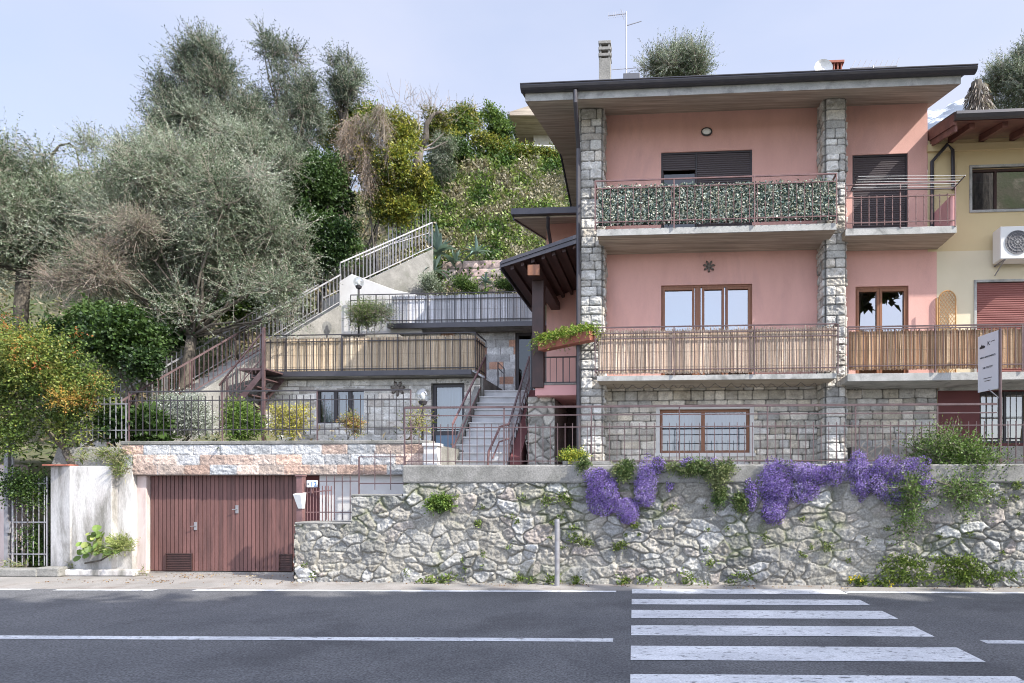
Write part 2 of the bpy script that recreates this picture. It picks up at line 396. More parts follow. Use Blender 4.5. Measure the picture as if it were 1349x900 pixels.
# hillside
def ss(x, a, b): t = np.clip((x-a)/(b-a), 0, 1); return t*t*(3-2*t)
def terr(X, Y):
    zr = np.interp(Y, [12, 16, 20.4, 21.4, 22.4, 22.6, 25.9, 27.5, 34, 60, 120], [2.1, 2.1, 3.9, 6.3, 9.0, 9.4, 14.9, 15.4, 18.5, 31, 60])
    zl = np.interp(Y, [12.3, 14.5, 17, 20, 23, 27, 34, 60, 120], [2.1, 2.4, 3.9, 6.6, 9.8, 13.4, 17.2, 27, 48])
    t = ss(X, -10.5, -7.6)
    z = zl*(1-t)+zr*t+(fbm(X*.35+40, Y*.35, 4)-.5)*1.1*ss(Y, 13.5, 18)*(1-t*.6)
    hs = ss(X, -2.4, -1.2)*(1-ss(Y, 26, 30)); return z*(1-hs)+np.minimum(z, 2.1)*hs
xs = np.concatenate([np.linspace(-60, -16, 30), np.linspace(-15.6, 8, 90), np.linspace(8.6, 60, 30)]); ys = np.concatenate([np.linspace(13.3, 28, 80), np.linspace(28.5, 120, 50)])
ys = np.concatenate([[13.28], ys]); XX, YY = np.meshgrid(xs, ys, indexing='ij'); ZZ = terr(XX, YY); ZZ[:, 0] = -.1
i, j = np.meshgrid(np.arange(len(xs)-1), np.arange(len(ys)-1), indexing='ij'); a = (i*len(ys)+j).ravel()
tag(npmesh('hillside', np.stack([XX, YY, ZZ], -1).reshape(-1, 3), np.stack([a, a+len(ys), a+len(ys)+1, a+1], 1), M['soil'], smooth=True), kind='structure')
# mountains behind: rock with snow on the upper slopes, distance haze put into the bluish colour
m, nt, out = nodes('hazed_mountain_rock')
geo = N(nt, 'ShaderNodeNewGeometry'); f = noise(nt, geo.outputs['Position'], .012, 12, .68); rk = mixc(nt, ramp(nt, f, .3, .65), (.13, .155, .20), (.20, .22, .25))
c = mixc(nt, ramp(nt, noise(nt, geo.outputs['Position'], .008, 10, .68), .54, .62), rk, (.60, .63, .68))
b = N(nt, 'ShaderNodeBsdfDiffuse'); nt.links.new(c, b.inputs[0]); nt.links.new(b.outputs[0], out.inputs[0])
xs = np.linspace(-3200, 2600, 260); ys = np.linspace(900, 2600, 60); XX, YY = np.meshgrid(xs, ys, indexing='ij')
crest = np.interp(XX, [-3200, -2100, -1100, -500, 300, 1200, 2600], [1280, 1200, 1330, 1400, 1620, 1620, 1500])*.92
ZZ = np.clip((YY-900)/1600, 0, 1)**.8*crest+(fbm(XX/420, YY/420, 6)-.5)*330*np.clip((YY-900)/700, 0, 1)
i, j = np.meshgrid(np.arange(len(xs)-1), np.arange(len(ys)-1), indexing='ij'); a = (i*len(ys)+j).ravel()
tag(npmesh('mountain', np.stack([XX, YY, ZZ], -1).reshape(-1, 3), np.stack([a, a+len(ys), a+len(ys)+1, a+1], 1), m), kind='structure')

# ================================================================ railings
def lerp(a, b, t): return tuple(a[i]+(b[i]-a[i])*t for i in range(3))
def railing(t, A, B, rails, posts, pick=None, pr=.012, rr=.018, tr=.024, m=None, mrail=None, post_h=None, pm=None):
    """A, B: ends at foot level; rails: heights (first is the handrail); posts: 0..1; pick: (spacing, from, to)"""
    up = lambda p, h: (p[0], p[1], p[2]+h)
    for k, h in enumerate(rails):
        MB().tube([up(A, h), up(B, h)], tr if k == 0 else rr, 4).build('handrail' if k == 0 else 'rail', mrail or m, t)
    for q in posts:
        p = lerp(A, B, q); MB().tube([up(p, -.02), up(p, (post_h or rails[0]))], rr*1.15, 4).build('post', pm or m, t)
    if pick:
        L = math.dist(A, B); n = int(L/pick[0]); b = MB()
        for i in range(1, n):
            p = lerp(A, B, i/n); b.tube([up(p, pick[1]), up(p, pick[2])], pr, 4)
        b.build('pickets', m, t)

# ================================================================ roadside wall
GREYS = [(.27, .265, .25), (.23, .225, .21), (.33, .325, .31), (.18, .18, .17), (.26, .245, .21), (.29, .27, .235), (.28, .245, .22), (.40, .395, .38)]
sw = thing('stone_retaining_wall', R.P(-5.9, 11.4, 0), 'long rough grey rubble stone wall along the road with moss and weeds in its joints', 'wall')
uA = R.u(389, 11.4); uB = R.u(463, 11.4); uC = R.u(532, 11.4); uE = 12.5
top = lambda u: np.where(u < uB, 1.05, np.where(u < uC, 1.56, 1.80))
def tonal(uu, zz, col):
    st = np.clip((fbm(uu*.7+3, zz*.5, 4, 21)-.42)*3, 0, 1)[..., None]
    mort = np.clip((fbm(uu*.9, zz*1.2, 4, 31)-.5)*5, 0, 1)[..., None]*.55   # smeared mortar
    col = col*(1-mort)+np.array((.30, .29, .26))*mort
    return col*(1-st*.25)
masonry('masonry', face(R, 11.42), uA, uE, -.04, 1.80, .0145, rubble(.30, .19, .18, 3, .7), .042, .026, GREYS, M['stone'], sw, (.235, .22, .185), .034, moss=.65, tilt=.05, smear=.75, seed=4, topfn=top, light=tonal)
b = MB()
b.box(R, uA, uB, 11.415, 11.95, -.1, 1.05); b.box(R, uB, uC, 11.413, 11.95, -.1, 1.56); b.box(R, uC, uE, 11.412, 11.95, -.1, 1.80)
b.build('wall_core', M['concrete'], sw)
masonry('wall_end', side(R, uA+.01, -1), 11.42, 11.95, -.04, 1.05, .03, rubble(.3, .22, .1, 9), .06, .05, GREYS, M['stone'], sw, (.34, .325, .28), .02, seed=6)
b = MB(); b.box(R, uC-.02, uE, 11.355, 11.95, 1.80, 2.13); b.build('coping', M['concrete'], sw, .03)
b = MB(); b.box(R, uB+.002, uC-.022, 11.37, 11.96, 1.56, 1.60); b.box(R, uA, uB, 11.37, 11.96, 1.05, 1.09); b.build('coping', M['concrete'], sw, .015)

fc = thing('iron_fence', R.P(uC, 11.66, 2.13), 'long purple-brown iron railing with two handrails standing on the roadside stone wall', 'fence')
vf = 11.66
def zf(py, px=900): return R.z(px, py, vf)
us = [R.u(p, vf) for p in (533, 664, 779, 895, 1011, 1127, 1235, 1313)]+[R.u(1313, vf)+1.6, R.u(1313, vf)+3.2]
A = R.P(us[0], vf, 2.13); B = R.P(us[7], vf, 2.13); E = R.P(us[9], vf, 2.13)
railing(fc, A, B, [zf(535)-2.13, zf(546)-2.13], [(u-us[0])/(us[7]-us[0]) for u in us[:7]], None, rr=.014, tr=.026, m=M['brownmetal'], mrail=M['brownmetal'])
railing(fc, A, E, [zf(562)-2.13, .08], [], (.136, .02, zf(557)-2.13), pr=.0085, rr=.012, tr=.013, m=M['brownmetal'])
f2 = thing('iron_fence', R.P(uB, vf, 1.6), 'low stepped iron railing beside the small gate on the lower end of the stone wall', 'fence')
A = R.P(uB+.02, vf, 1.6); B = R.P(uC-.05, vf, 1.6)
railing(f2, A, B, [zf(602, 500)-1.6, zf(637, 500)-1.6], [0], (.27, .08, zf(594, 500)-1.6), pr=.009, rr=.014, tr=.014, m=M['brownmetal'])
A = R.P(R.u(420, vf), vf, 1.09); B = R.P(uB, vf, 1.09)
railing(f2, A, B, [zf(634, 440)-1.09, zf(675, 440)-1.09], [], (.14, .03, zf(627, 440)-1.09), pr=.009, rr=.012, tr=.013, m=M['brownmetal'])
MB().tube([R.P(us[0], vf, 1.6), R.P(us[0], vf, 2.3)], .024, 4).build('post', M['brownmetal'], f2)

# courtyard floor behind the wall and yard over the garage
b = MB(); b.box(R, R.u(566, 12), 12.5, 11.95, 16.5, 1.7, 2.12); tag(b.build('courtyard', M['concrete']), kind='structure')

# ================================================================ garage
vg = 12.2
gz0, gz1, gt = .0, R.z(300, 626, vg), R.z(300, 581, vg)
gu0, gu1 = R.u(162, vg), R.u(566, vg)
ga = thing('garage', R.P(gu0+2, vg, 0), 'low garage under a front of grey and salmon stone blocks with red-brown board door', 'garage')
def bandcol(uu, zz, col): return col
SALM = [(.36, .36, .355), (.43, .30, .235), (.40, .395, .39), (.44, .33, .27), (.34, .345, .345), (.46, .37, .31)]
rows = [(gt-.07-gz1)/3]*3
cf = coursed(rows, .44, .56, gu0, gu1, 5, .003, False)
masonry('block_facing', face(R, vg), gu0, gu1, gz1, gt-.07, .014, lambda x, z: cf(x, z, gz1), .010, .012, SALM, M['block'], ga, (.50, .46, .42), .014, tilt=.004, seed=12)
b = MB(); b.box(R, gu0, gu1, vg+.004, vg+.5, gz1, gt-.07); b.build('lintel', M['rose'], ga)
b = MB(); b.box(R, gu0-.03, gu1, vg-.03, vg+.32, gt-.07, gt); b.build('coping', M['concrete'], ga, .012)
du0, du1 = R.u(203, 12.5), R.u(394, 12.5)
b = MB(); b.box(R, gu0+.1, du0-.003, 12.30, 13.2, 0, gz1-.002); b.box(R, gu0-.05, du0-.22, 12.24, 12.34, 0, gz1-.003); b.build('door_jamb', M['rose'], ga, .012)
b = MB(); cnt = int((du1-du0)/.083); w = (du1-du0)/cnt; vd = 12.40
dtop = gz1-.002
for i in range(cnt):
    k = random.uniform(.78, 1.2); c = (.150*k, .070*k, .060*k)
    b.box(R, du0+i*w+.007, du0+(i+1)*w-.007, vd+random.uniform(0, .004), vd+.03, .05, dtop, c)
b.box(R, du0, du1, vd+.014, vd+.05, .045, dtop, (.02, .009, .008))
door = b.build('garage_door', M['garage'], ga, colored=True)
for (px0, px1) in ((219, 254), (368, 386)):
    b = MB(); a0, a1 = R.u(px0, vd), R.u(px1, vd); z0, z1 = R.z(236, 751, vd), R.z(236, 729, vd)
    b.box(R, a0, a1, vd-.008, vd-.002, z0, z1)
    for i in range(9): z = z0+.015+i*(z1-z0-.03)/9; b.prism(R, [(vd-.024, z), (vd-.008, z+.018), (vd-.008, z+.012)], a0+.012, a1-.012)
    for (p, q, r, s_) in ((a0, a1, z0, z0+.014), (a0, a1, z1-.014, z1), (a0, a0+.014, z0+.015, z1-.015), (a1-.014, a1, z0+.015, z1-.015)): b.box(R, p, q, vd-.028, vd-.0085, r, s_)
    b.build('vent', M['darkwood'], door)
for (px, py) in ((258, 693), (312.5, 671)):
    b = MB(); u, z = R.u(px, vd), R.z(px, py, vd); b.box(R, u-.03, u+.03, vd-.012, vd-.002, z-.08, z+.08)
    b.tube([R.P(u, vd-.012, z+.0), R.P(u, vd-.05, z+.0), R.P(u-.07, vd-.055, z-.005)], .008, 8)
    b.build('handle', M['greymetal'], door)
b = MB(); b.box(R, du0-.1, du1+.1, 12.38, 12.6, -.01, .03); b.build('threshold', M['oldasphalt'], ga)
b = MB(); b.box(R, du1+.003, R.u(421, 12.36)-.002, 12.52, 12.6, 0, gz1-.004); b.build('side_door', M['maroon'], ga)
b = MB(); b.box(R, R.u(421, 12.36), R.u(575, 12.36), 12.36, 12.56, 0, gz1-.003); b.build('wall', M['white'], ga)
b = MB(); b.box(R, gu0, R.u(578, 12.6), vg+.5, 16.45, gt-.2, gt-.07); b.box(R, gu0, gu0+.2, vg+.5, 16.3, 0, gt-.2); b.box(R, R.u(578, 12.6)-.6, R.u(578, 12.6), vg+.5, 16.3, 1.5, gt-.2); b.build('roof_terrace', M['concrete'], ga)
# alley between the garage and the wall
b = MB(); b.box(R, uA+.02, R.u(566, 12), 11.95, 12.95, .0, .62); tag(b.build('entry_path', M['concrete']), kind='structure')
b = MB(); u0, u1 = R.u(559, 12.1), R.u(577, 12.1); b.box(R, u0, u1, 12.05, 12.3, 2.0, R.z(568, 588, 12.1)); b.box(R, u0-.02, u1+.03, 12.02, 12.33, R.z(568, 588, 12.1), R.z(568, 584, 12.1))
tag(b.build('gate_pillar', M['white'], None, .008, org=R.P(u0, 12.1, 2)), 'short white plastered pillar with a cap at the right end of the block band', 'pillar')

# fence over the garage
ft = thing('iron_fence', R.P(gu0, 12.36, gt), 'dark purple-brown iron railing on the terrace above the garage door', 'fence')
v = 12.36; a0, a1 = R.u(170, v), R.u(541, v); A, B = R.P(a0, v, gt-.06), R.P(a1, v, gt-.06); zz = lambda py: R.z(350, py, v)-gt+.06
railing(ft, A, B, [zz(515), zz(527), zz(566)], [0, (R.u(293, v)-a0)/(a1-a0), (R.u(418, v)-a0)/(a1-a0), 1], (.142, zz(573), zz(521)), pr=.009, rr=.013, tr=.019, m=M['blackmetal'], pm=M['brownmetal'])
A2, B2 = R.P(R.u(84, v), v, gt-.06), R.P(R.u(168, v), v, gt-.06)
fl = thing('iron_fence', A2, 'old rusty grey iron picket railing above the white plaster wall, partly overgrown', 'fence')
railing(fl, A2, B2, [zz(531), zz(566)], [0, .98], (.12, zz(577), zz(522)), pr=.010, rr=.014, tr=.016, m=M['greymetal'])

# white plaster wall left of the garage
pz = R.z(100, 614, 12.1)
b = MB(); b.prism(R, [(R.u(64, 12.1), 12.14), (R.u(97, 12.1), 12.02), (R.u(98, 12.1), 12.04), (R.u(150, 12.1), 12.04), (R.u(151, 12.1), 12.16), (R.u(170, 12.1), 12.18), (R.u(170, 12.1), 12.7), (R.u(64, 12.1), 12.7)], 0, pz, 'z')
pw = tag(b.build('plaster_wall', M['plaster'], None, .01, org=R.P(R.u(110, 12.1), 12.3, 0)), 'peeling white plastered wall with grey stains between the iron gate and the garage', 'wall')
b = MB(); b.box(R, R.u(62, 12.1), R.u(97, 12.1), 11.99, 12.5, pz+.002, pz+.03); b.build('brick_capping', M['terracotta'], pw, .004)
b = MB(); b.prism(R, [(12.2, pz+.001), (12.36, gt-.1), (13.2, gt-.08), (13.2, pz+.001)], R.u(66, 12.2), gu0-.002)
tag(b.build('concrete_bank', M['concrete'], None, .02, org=R.P(R.u(110, 12.2), 12.4, pz)), 'weathered concrete slope streaked with dark moss above the white plaster wall', 'wall')
b = MB(); b.box(R, R.u(75, 11.8), R.u(178, 11.9), 11.86, 12.04, 0, .13); b.build('plinth', M['plaster'], pw, .03)
b = MB(); b.box(R, R.u(48, 11.75), R.u(79, 11.75), 11.72, 12.0, 0, .18); b.box(R, R.u(-260, 11.7), R.u(47.5, 11.7), 11.7, 12.0, 0, .15)
tag(b.build('kerb', M['concrete'], None, .025), kind='structure')
# the far left gate and wall
b = MB(); b.box(R, R.u(-260, 12.3), R.u(13, 12.3), 12.3, 12.7, 0, R.z(5, 612, 12.3)); b.box(R, R.u(16, 13.2), R.u(48, 13.2), 13.2, 13.6, 0, R.z(30, 618, 13.2))
tag(b.build('garden_wall', M['rose'], None, .015, org=R.P(R.u(0, 12.3), 12.5, 0)), 'old pinkish garden wall at the left edge behind the grey iron gate', 'wall')
gt_ = thing('iron_gate', R.P(R.u(10, 12.2), 12.2, 0), 'weathered grey iron picket gate with a tall post at the left edge', 'gate')
v = 12.2; z = lambda py: R.z(35, py, v); u = lambda px: R.u(px, v)
b = MB(); b.box(R, u(7), u(12), v-.03, v+.04, .12, z(570)); b.build('post', M['greymetal'], gt_)
b = MB(); b.tube([R.P(u(17), v, .15), R.P(u(17), v, z(540))], .022, 6); b.tube([R.P(u(62), v, .15), R.P(u(62), v, z(628))], .018, 6)
for py in (637, 688, 730): b.tube([R.P(u(13), v, z(py)), R.P(u(63), v, z(py))], .018, 4)
b.build('frame', M['greymetal'], gt_)
b = MB()
for i in range(6): b.tube([R.P(u(22+i*7.3), v, z(745)), R.P(u(22+i*7.3), v, z(626 if i < 4 else 630))], .010, 5)
b.build('pickets', M['greymetal'], gt_)
MB().box(R, u(11), u(16), v-.06, v-.02, z(702), z(688)).build('lock', M['greymetal'], gt_)

# small gate with letter box and house number
v = 11.75; sg = thing('small_gate', R.P(R.u(403, v), v, 1.05), 'low rose-painted iron gate beside the stone wall with a square post', 'gate')
z = lambda py: R.z(405, py, v); u = lambda px: R.u(px, v)
b = MB(); b.box(R, u(394), u(402), v-.1, v+.03, .5, z(628)); b.box(R, u(393), u(403), v-.12, v+.04, z(628), z(626)); b.build('post', M['pinkmetal'], sg, .006)
MB().tube([R.P(u(403), v, z(649)), R.P(u(433), v+.12, z(646))], .016, 4).build('rail', M['pinkmetal'], sg); MB().tube([R.P(u(403), v, z(675)), R.P(u(433), v+.12, z(675))], .014, 4).build('rail', M['pinkmetal'], sg)
b = MB()
for i in range(9): b.tube([R.P(u(405+i*3.4), v+.015*i, z(687)), R.P(u(405+i*3.4), v+.015*i, z(643 if i < 5 else 640))], .010, 4)
b.build('pickets', M['pinkmetal'], sg)
b = MB(); v2 = v-.12; b.hexa([R.P(R.u(392.5, v2), v2, z(670)), R.P(R.u(398.5, v2), v2, z(670)), R.P(R.u(399, v2), v2+.07, z(670)), R.P(R.u(393, v2), v2+.07, z(670)),
   R.P(R.u(389.5, v2), v2-.10, z(651)), R.P(R.u(400, v2), v2-.10, z(651)), R.P(R.u(401, v2), v2+.07, z(649)), R.P(R.u(390, v2), v2+.07, z(649))])
lb = tag(b.build('letter_box', M['plastic'], None, .006, org=R.P(R.u(395, v2), v2, z(660))), 'small white tapering letter box on the rose gate post', 'letter box')
b = MB(); vt = 11.70; b.box(R, R.u(404, vt), R.u(418, vt), vt, vt+.012, R.z(411, 642, vt), R.z(411, 633, vt))
nt_ = tag(b.build('number_plate', M['tile'], None, .002, org=R.P(R.u(411, vt), vt, R.z(411, 638, vt))), 'white tile with blue house number 12 above the small gate', 'number plate')
b = MB(); b.box(R, R.u(410, vt)-.01, R.u(410, vt)+.01, vt+.013, vt+.06, R.z(411, 650, vt), R.z(411, 634, vt)); b.build('bracket', M['pinkmetal'], nt_)

def text(body, size, P, ux, uz, m, parent, name='lettering', align='CENTER', ext=.0015):
    """flat lettering as a mesh: P world position, ux/uz unit vectors of the writing"""
    cu = bpy.data.curves.new('t', 'FONT'); cu.body = body; cu.size = size; cu.align_x = align; cu.extrude = ext
    tmp = bpy.data.objects.new('t', cu); C.objects.link(tmp); bpy.context.view_layer.update()
    me = bpy.data.meshes.new_from_object(tmp.evaluated_get(bpy.context.evaluated_depsgraph_get()))
    bpy.data.objects.remove(tmp); bpy.data.curves.remove(cu); me.materials.clear()
    ux, uz = Vector(ux), Vector(uz); un = ux.cross(uz)
    for v in me.vertices: v.co = Vector(P)+ux*v.co.x+uz*v.co.y+un*v.co.z
    return link(name, me, m, parent)
text('*', .10, R.P(R.u(406.5, vt), vt-.004, R.z(411, 641, vt)), (R.c, -R.s, 0), (0, 0, 1), M['black'], nt_)
text('12', .13, R.P(R.u(413.2, vt), vt-.004, R.z(411, 641, vt)), (R.c, -R.s, 0), (0, 0, 1), M['blue'], nt_, 'numerals')

# marker post, sign board
b = MB(); v = 11.13; u = R.u(734, v); b.tube([R.P(u, v, 0), R.P(u, v, R.z(734, 687, v)), R.P(u, v, R.z(734, 684, v))], [.045, .045, .038], 14)
mp = tag(b.build('marker_post', M['greymetal'], None, org=R.P(u, v, 0), smooth=False), 'plain pale grey steel tube post standing against the stone wall', 'post')
MB().tube([R.P(u, v, .55), R.P(u, v, .58)], .048, 14).build('joint_ring', M['greymetal'], mp)
sb = thing('sign_board', W(1313, 604, 11.55), 'tall white notice board on a thin pole beside the fence at the right', 'sign')
X1, Y1 = 6.86, 11.6; zt = 1.7+209*11.6/F; zb = zt-1.06
MB().tube([(X1+.03, Y1-.02, 1.9), (X1+.03, Y1-.02, zt+.02)], .026, 8).build('pole', M['brownmetal'], sb)
Xa, Ya = 6.79, 12.13
b = MB(); n = Vector((-(Y1-Ya), (X1-Xa), 0)).normalized(); n = n if n.x < 0 else -n; t_ = .012
q = lambda x, y, z, s_: (x-n.x*s_, y-n.y*s_, z)
b.hexa([q(Xa, Ya, zb, 0), q(X1, Y1, zb, 0), q(X1, Y1, zb, .02), q(Xa, Ya, zb, .02), q(Xa, Ya, zt, 0), q(X1, Y1, zt, 0), q(X1, Y1, zt, .02), q(Xa, Ya, zt, .02)]); panel = b.build('panel', M['board'], sb)
MB().tube([(X1+.02, Y1, zb-.18), lerp((X1, Y1, zb+.02), (Xa, Ya, zb+.02), .45)], .010, 5).build('brace', M['greymetal'], sb)
ux = Vector((X1-Xa, Y1-Ya, 0)).normalized(); mid = Vector(((X1+Xa)/2, (Y1+Ya)/2, 0))+n*.004
def st(body, size, dx, zz, m): text(body, size, tuple(mid+ux*dx+Vector((0, 0, zz))), tuple(ux), (0, 0, 1), m, panel)
st('NEW APARTMENTS', .047, 0, zt-.44, M['black']); st('348 7327277', .05, 0, zt-.64, M['black']); st('residence apartments', .026, 0, zt-.83, M['shutter']); st('www.residence', .026, 0, zt-.88, M['shutter']); st('K', .11, .03, zt-.22, M['black']); st('residence', .03, .14, zt-.17, M['greymetal'])
pts = [(-.11, 0), (.02, 0), (.04, .03), (.0, .055), (-.03, .05), (-.05, .085), (-.08, .045), (-.115, .03)]
c0 = mid+ux*-.1+Vector((0, 0, zt-.25)); b = MB(); b.add([tuple(c0+ux*x+n*.001+Vector((0, 0, y))) for x, y in pts], [tuple(range(8))]); b.build('emblem', M['black'], panel)
# ================================================================ pink house
def wallsheet(b, fr, v, u0, u1, z0, z1, holes, depth=.16):
    us = sorted({u0, u1, *[h[0] for h in holes], *[h[1] for h in holes]}); zs = sorted({z0, z1, *[h[2] for h in holes], *[h[3] for h in holes]})
    us = [x for x in us if u0 <= x <= u1]; zs = [x for x in zs if z0 <= x <= z1]; P = fr.P
    for i in range(len(us)-1):
        for j in range(len(zs)-1):
            cu, cz = (us[i]+us[i+1])/2, (zs[j]+zs[j+1])/2
            if any(h[0] < cu < h[1] and h[2] < cz < h[3] for h in holes): continue
            b.quad(P(us[i], v, zs[j]), P(us[i+1], v, zs[j]), P(us[i+1], v, zs[j+1]), P(us[i], v, zs[j+1]))
    for (a, c, e, f) in holes:
        d = v+depth
        b.quad(P(a, v, e), P(a, v, f), P(a, d, f), P(a, d, e)); b.quad(P(c, v, e), P(c, d, e), P(c, d, f), P(c, v, f))
        b.quad(P(a, v, f), P(c, v, f), P(c, d, f), P(a, d, f)); b.quad(P(a, v, e), P(a, d, e), P(c, d, e), P(c, v, e))
    return b
def frame_bars(b, fr, v, u0, u1, z0, z1, w, splits=(), d=.06, wm=None):
    b.box(fr, u0, u0+w, v, v+d, z0, z1); b.box(fr, u1-w, u1, v, v+d, z0, z1); b.box(fr, u0+w, u1-w, v, v+d, z1-w, z1-.0005); b.box(fr, u0+w, u1-w, v, v+d, z0+.0005, z0+w)
    for s_ in splits: b.box(fr, s_-(wm or w)/2, s_+(wm or w)/2, v+.002, v+d-.002, z0+w, z1-w)
    return b
def window(parent, fr, v, h, fw, splits, mf, mg, curtain=None, wm=None, name='window'):
    """frame with its pane and curtain as sub-parts"""
    u0, u1, z0, z1 = h; b = frame_bars(MB(), fr, v+.07, u0, u1, z0, z1, fw, splits, .06, wm)
    w = b.build(name, mf, parent, .004)
    MB().quad(fr.P(u0+fw*.5, v+.105, z0+fw*.5), fr.P(u1-fw*.5, v+.105, z0+fw*.5), fr.P(u1-fw*.5, v+.105, z1-fw*.5), fr.P(u0+fw*.5, v+.105, z1-fw*.5)).build('pane', mg, w)
    if curtain:
        for (a, c) in curtain:
            n = max(8, int((c-a)/.025)); b = MB(); xs = [a+(c-a)*i/n for i in range(n+1)]
            o = [.03*math.sin(i*1.3)+.015*math.sin(i*3.1) for i in range(n+1)]
            for i in range(n): b.quad(fr.P(xs[i], v+.25+o[i], z0), fr.P(xs[i+1], v+.25+o[i+1], z0), fr.P(xs[i+1], v+.25+o[i+1], z1), fr.P(xs[i], v+.25+o[i], z1))
            b.build('curtain', M['curtain'], w)
    return w
def shutter(parent, fr, v, u0, u1, z0, z1, m, name='roller_shutter', sp=.045):
    b = MB(); n = int((z1-z0)/sp)
    for i in range(n):
        za = z0+i*(z1-z0)/n; zb_ = z0+(i+1)*(z1-z0)/n; h = zb_-za
        b.prism(fr, [(v+.012, za), (v+.001, za+h*.3), (v, za+h*.7), (v+.012, zb_-.001), (v+.02, zb_-.001), (v+.02, za)], u0, u1)
    return b.build(name, m, parent)
vW, vB, vP, vBR = 13.77, 12.75, 13.25, 12.93
house = thing('pink_house', H.P(1.5, vW, 2.2), 'pink rendered three-storey house with stone pillars, deep concrete eaves and two balcony floors', 'house')
hu = lambda px, v=vW: H.u(px, v); hz = lambda px, py, v=vW: H.z(px, py, v)
zA, zB_ = 3.96, 6.88           # balcony floors
uL, uR = -1.71, hu(1222); uR2 = hu(1234)
o_up = (hu(871), hu(991), 6.9, hz(930, 199)); o_mid = (hu(871), hu(991), 3.97, hz(930, 375)); o_upr = (hu(1123), hu(1196), 6.9, hz(1160, 203)); o_midr = (hu(1127), hu(1197), 3.97, hz(1160, 377))
b = wallsheet(MB(), H, vW, uL+.001, uR, 3.88, 9.84, [o_up, o_mid, o_upr, o_midr])
P = H.P; b.quad(P(uR, vW, 3.9), P(uR, vW, 7.2), P(uR2, vW-.001, 7.2), P(uR2, vW-.001, 3.9))
b.box(H, uL, uR, vW+.2, 21.5, 9.0, 9.02)
b.quad(P(uL, vW+.001, 2.1), P(uL, 21.5, 2.1), P(uL, 21.5, 10.2), P(uL, vW+.001, 9.8)); b.quad(P(uR, vW+.001, 2.1), P(uR, vW+.001, 9.8), P(uR, 21.5, 10.2), P(uR, 21.5, 2.1))
b.quad(P(uL, 21.5, 2), P(uR, 21.5, 2), P(uR, 21.5, 10.2), P(uL, 21.5, 10.2)); b.quad(P(uL, vW+.2, 3.9), P(uR, vW+.2, 3.9), P(uR, 21.4, 3.9), P(uL, 21.4, 3.9)); b.quad(P(uL, vW+.2, 6.8), P(uR, vW+.2, 6.8), P(uR, 21.4, 6.8), P(uL, 21.4, 6.8))
b.quad(P(uL, 17, 2.1), P(uR, 17, 2.1), P(uR, 17, 10), P(uL, 17, 10))
b.build('wall', M['pink'], house)
# roof: thin front eave, ridge behind
ru0, ru1 = H.u(687, 12.5), H.u(1287, 12.5)-.19; sl = .277; ve = 12.62; vr = 17.3; zr = 9.5+sl*(vr-ve)
rf = MB(); rf.prism(H, [(ve-.06, 9.70), (vr, zr+.20), (22.2, zr+.2-sl*4.9), (22.2, zr+.12-sl*4.9), (vr, zr+.13), (ve-.06, 9.62)], ru0-.01, ru1+.01); roof = rf.build('roof', M['darkmetal'], house)
b = MB(); b.prism(H, [(ve, 9.46), (vr, zr), (22.1, zr-sl*4.8), (22.1, zr+.1-sl*4.8), (vr, zr+.125), (ve, 9.61)], ru0+.05, ru1-.05); sof = b.build('soffit', M['soffit'], roof)
b = MB(); b.box(H, ru0+.055, ru1-.055, ve-.012, ve-.002, 9.455, 9.615); b.build('fascia', M['slabedge'], roof)
for uu in (ru0, ru1):
    b = MB(); b.prism(H, [(ve-.10, 9.60), (vr, zr+.06), (22.2, zr+.06-sl*4.9), (22.2, zr+.21-sl*4.9), (vr, zr+.215), (ve-.10, 9.74)], uu-.02, uu+.02); b.build('verge_trim', M['darkmetal'], roof)
pr = [(12.60, 9.72), (12.46, 9.72), (12.455, 9.68), (12.47, 9.64), (12.50, 9.612), (12.55, 9.60), (12.60, 9.605)]
b = MB(); b.prism(H, pr, ru0-.02, ru1+.19); b.tube([P(ru0-.02, 12.455, 9.715), P(ru1+.19, 12.455, 9.715)], .014, 6); b.build('gutter', M['darkmetal'], roof)
ud = H.u(762, 13.05)
b = MB(); b.tube([P(H.u(758, 12.53), 12.53, 9.58), P(H.u(758, 12.53), 12.53, 9.35), P(ud, 13.05, 8.7), P(ud, 13.05, 2.2)], .045, 10); b.build('downpipe', M['darkmetal'], house)
b = MB(); b.tube([P(hu(793), 13.6, 3.8), P(hu(793), 13.6, 2.2)], .03, 8); b.build('downpipe', M['green'], house)
# chimneys
b = MB(); v = 15.2; u0, u1 = H.u(789, v), H.u(804, v); zt_ = H.z(796, 51, v); b.box(H, u0, u1, v, v+.28, 10, zt_-.46)
for i in range(3): b.box(H, u0-.012, u1+.012, v-.012, v+.292, zt_-.42+i*.15, zt_-.42+i*.15+.075)
for k in (u0+.01, u1-.06): b.box(H, k, k+.05, v+.01, v+.27, zt_-.46, zt_-.04)
b.build('chimney', M['concrete'], roof, .008)
b = MB(); v = 16.; u0, u1 = H.u(1092, v), H.u(1111, v); zt_ = H.z(1100, 80, v)
b.box(H, u0+.03, u1-.03, v, v+.3, 9.9, zt_-.25)
for k in range(4): uu = u0+.03+k*(u1-u0-.09)/3; b.box(H, uu, uu+.03, v, v+.3, zt_-.25, zt_-.06)
b.box(H, u0-.02, u1+.02, v-.03, v+.33, zt_-.06, zt_); b.build('chimney', M['terracotta'], roof, .004)
b = MB(); v = 15.; b.box(H, H.u(821, v), H.u(843, v), v, v+.4, 10, H.z(830, 96, v)); b.build('roof_vent', M['fan'], roof, .01)
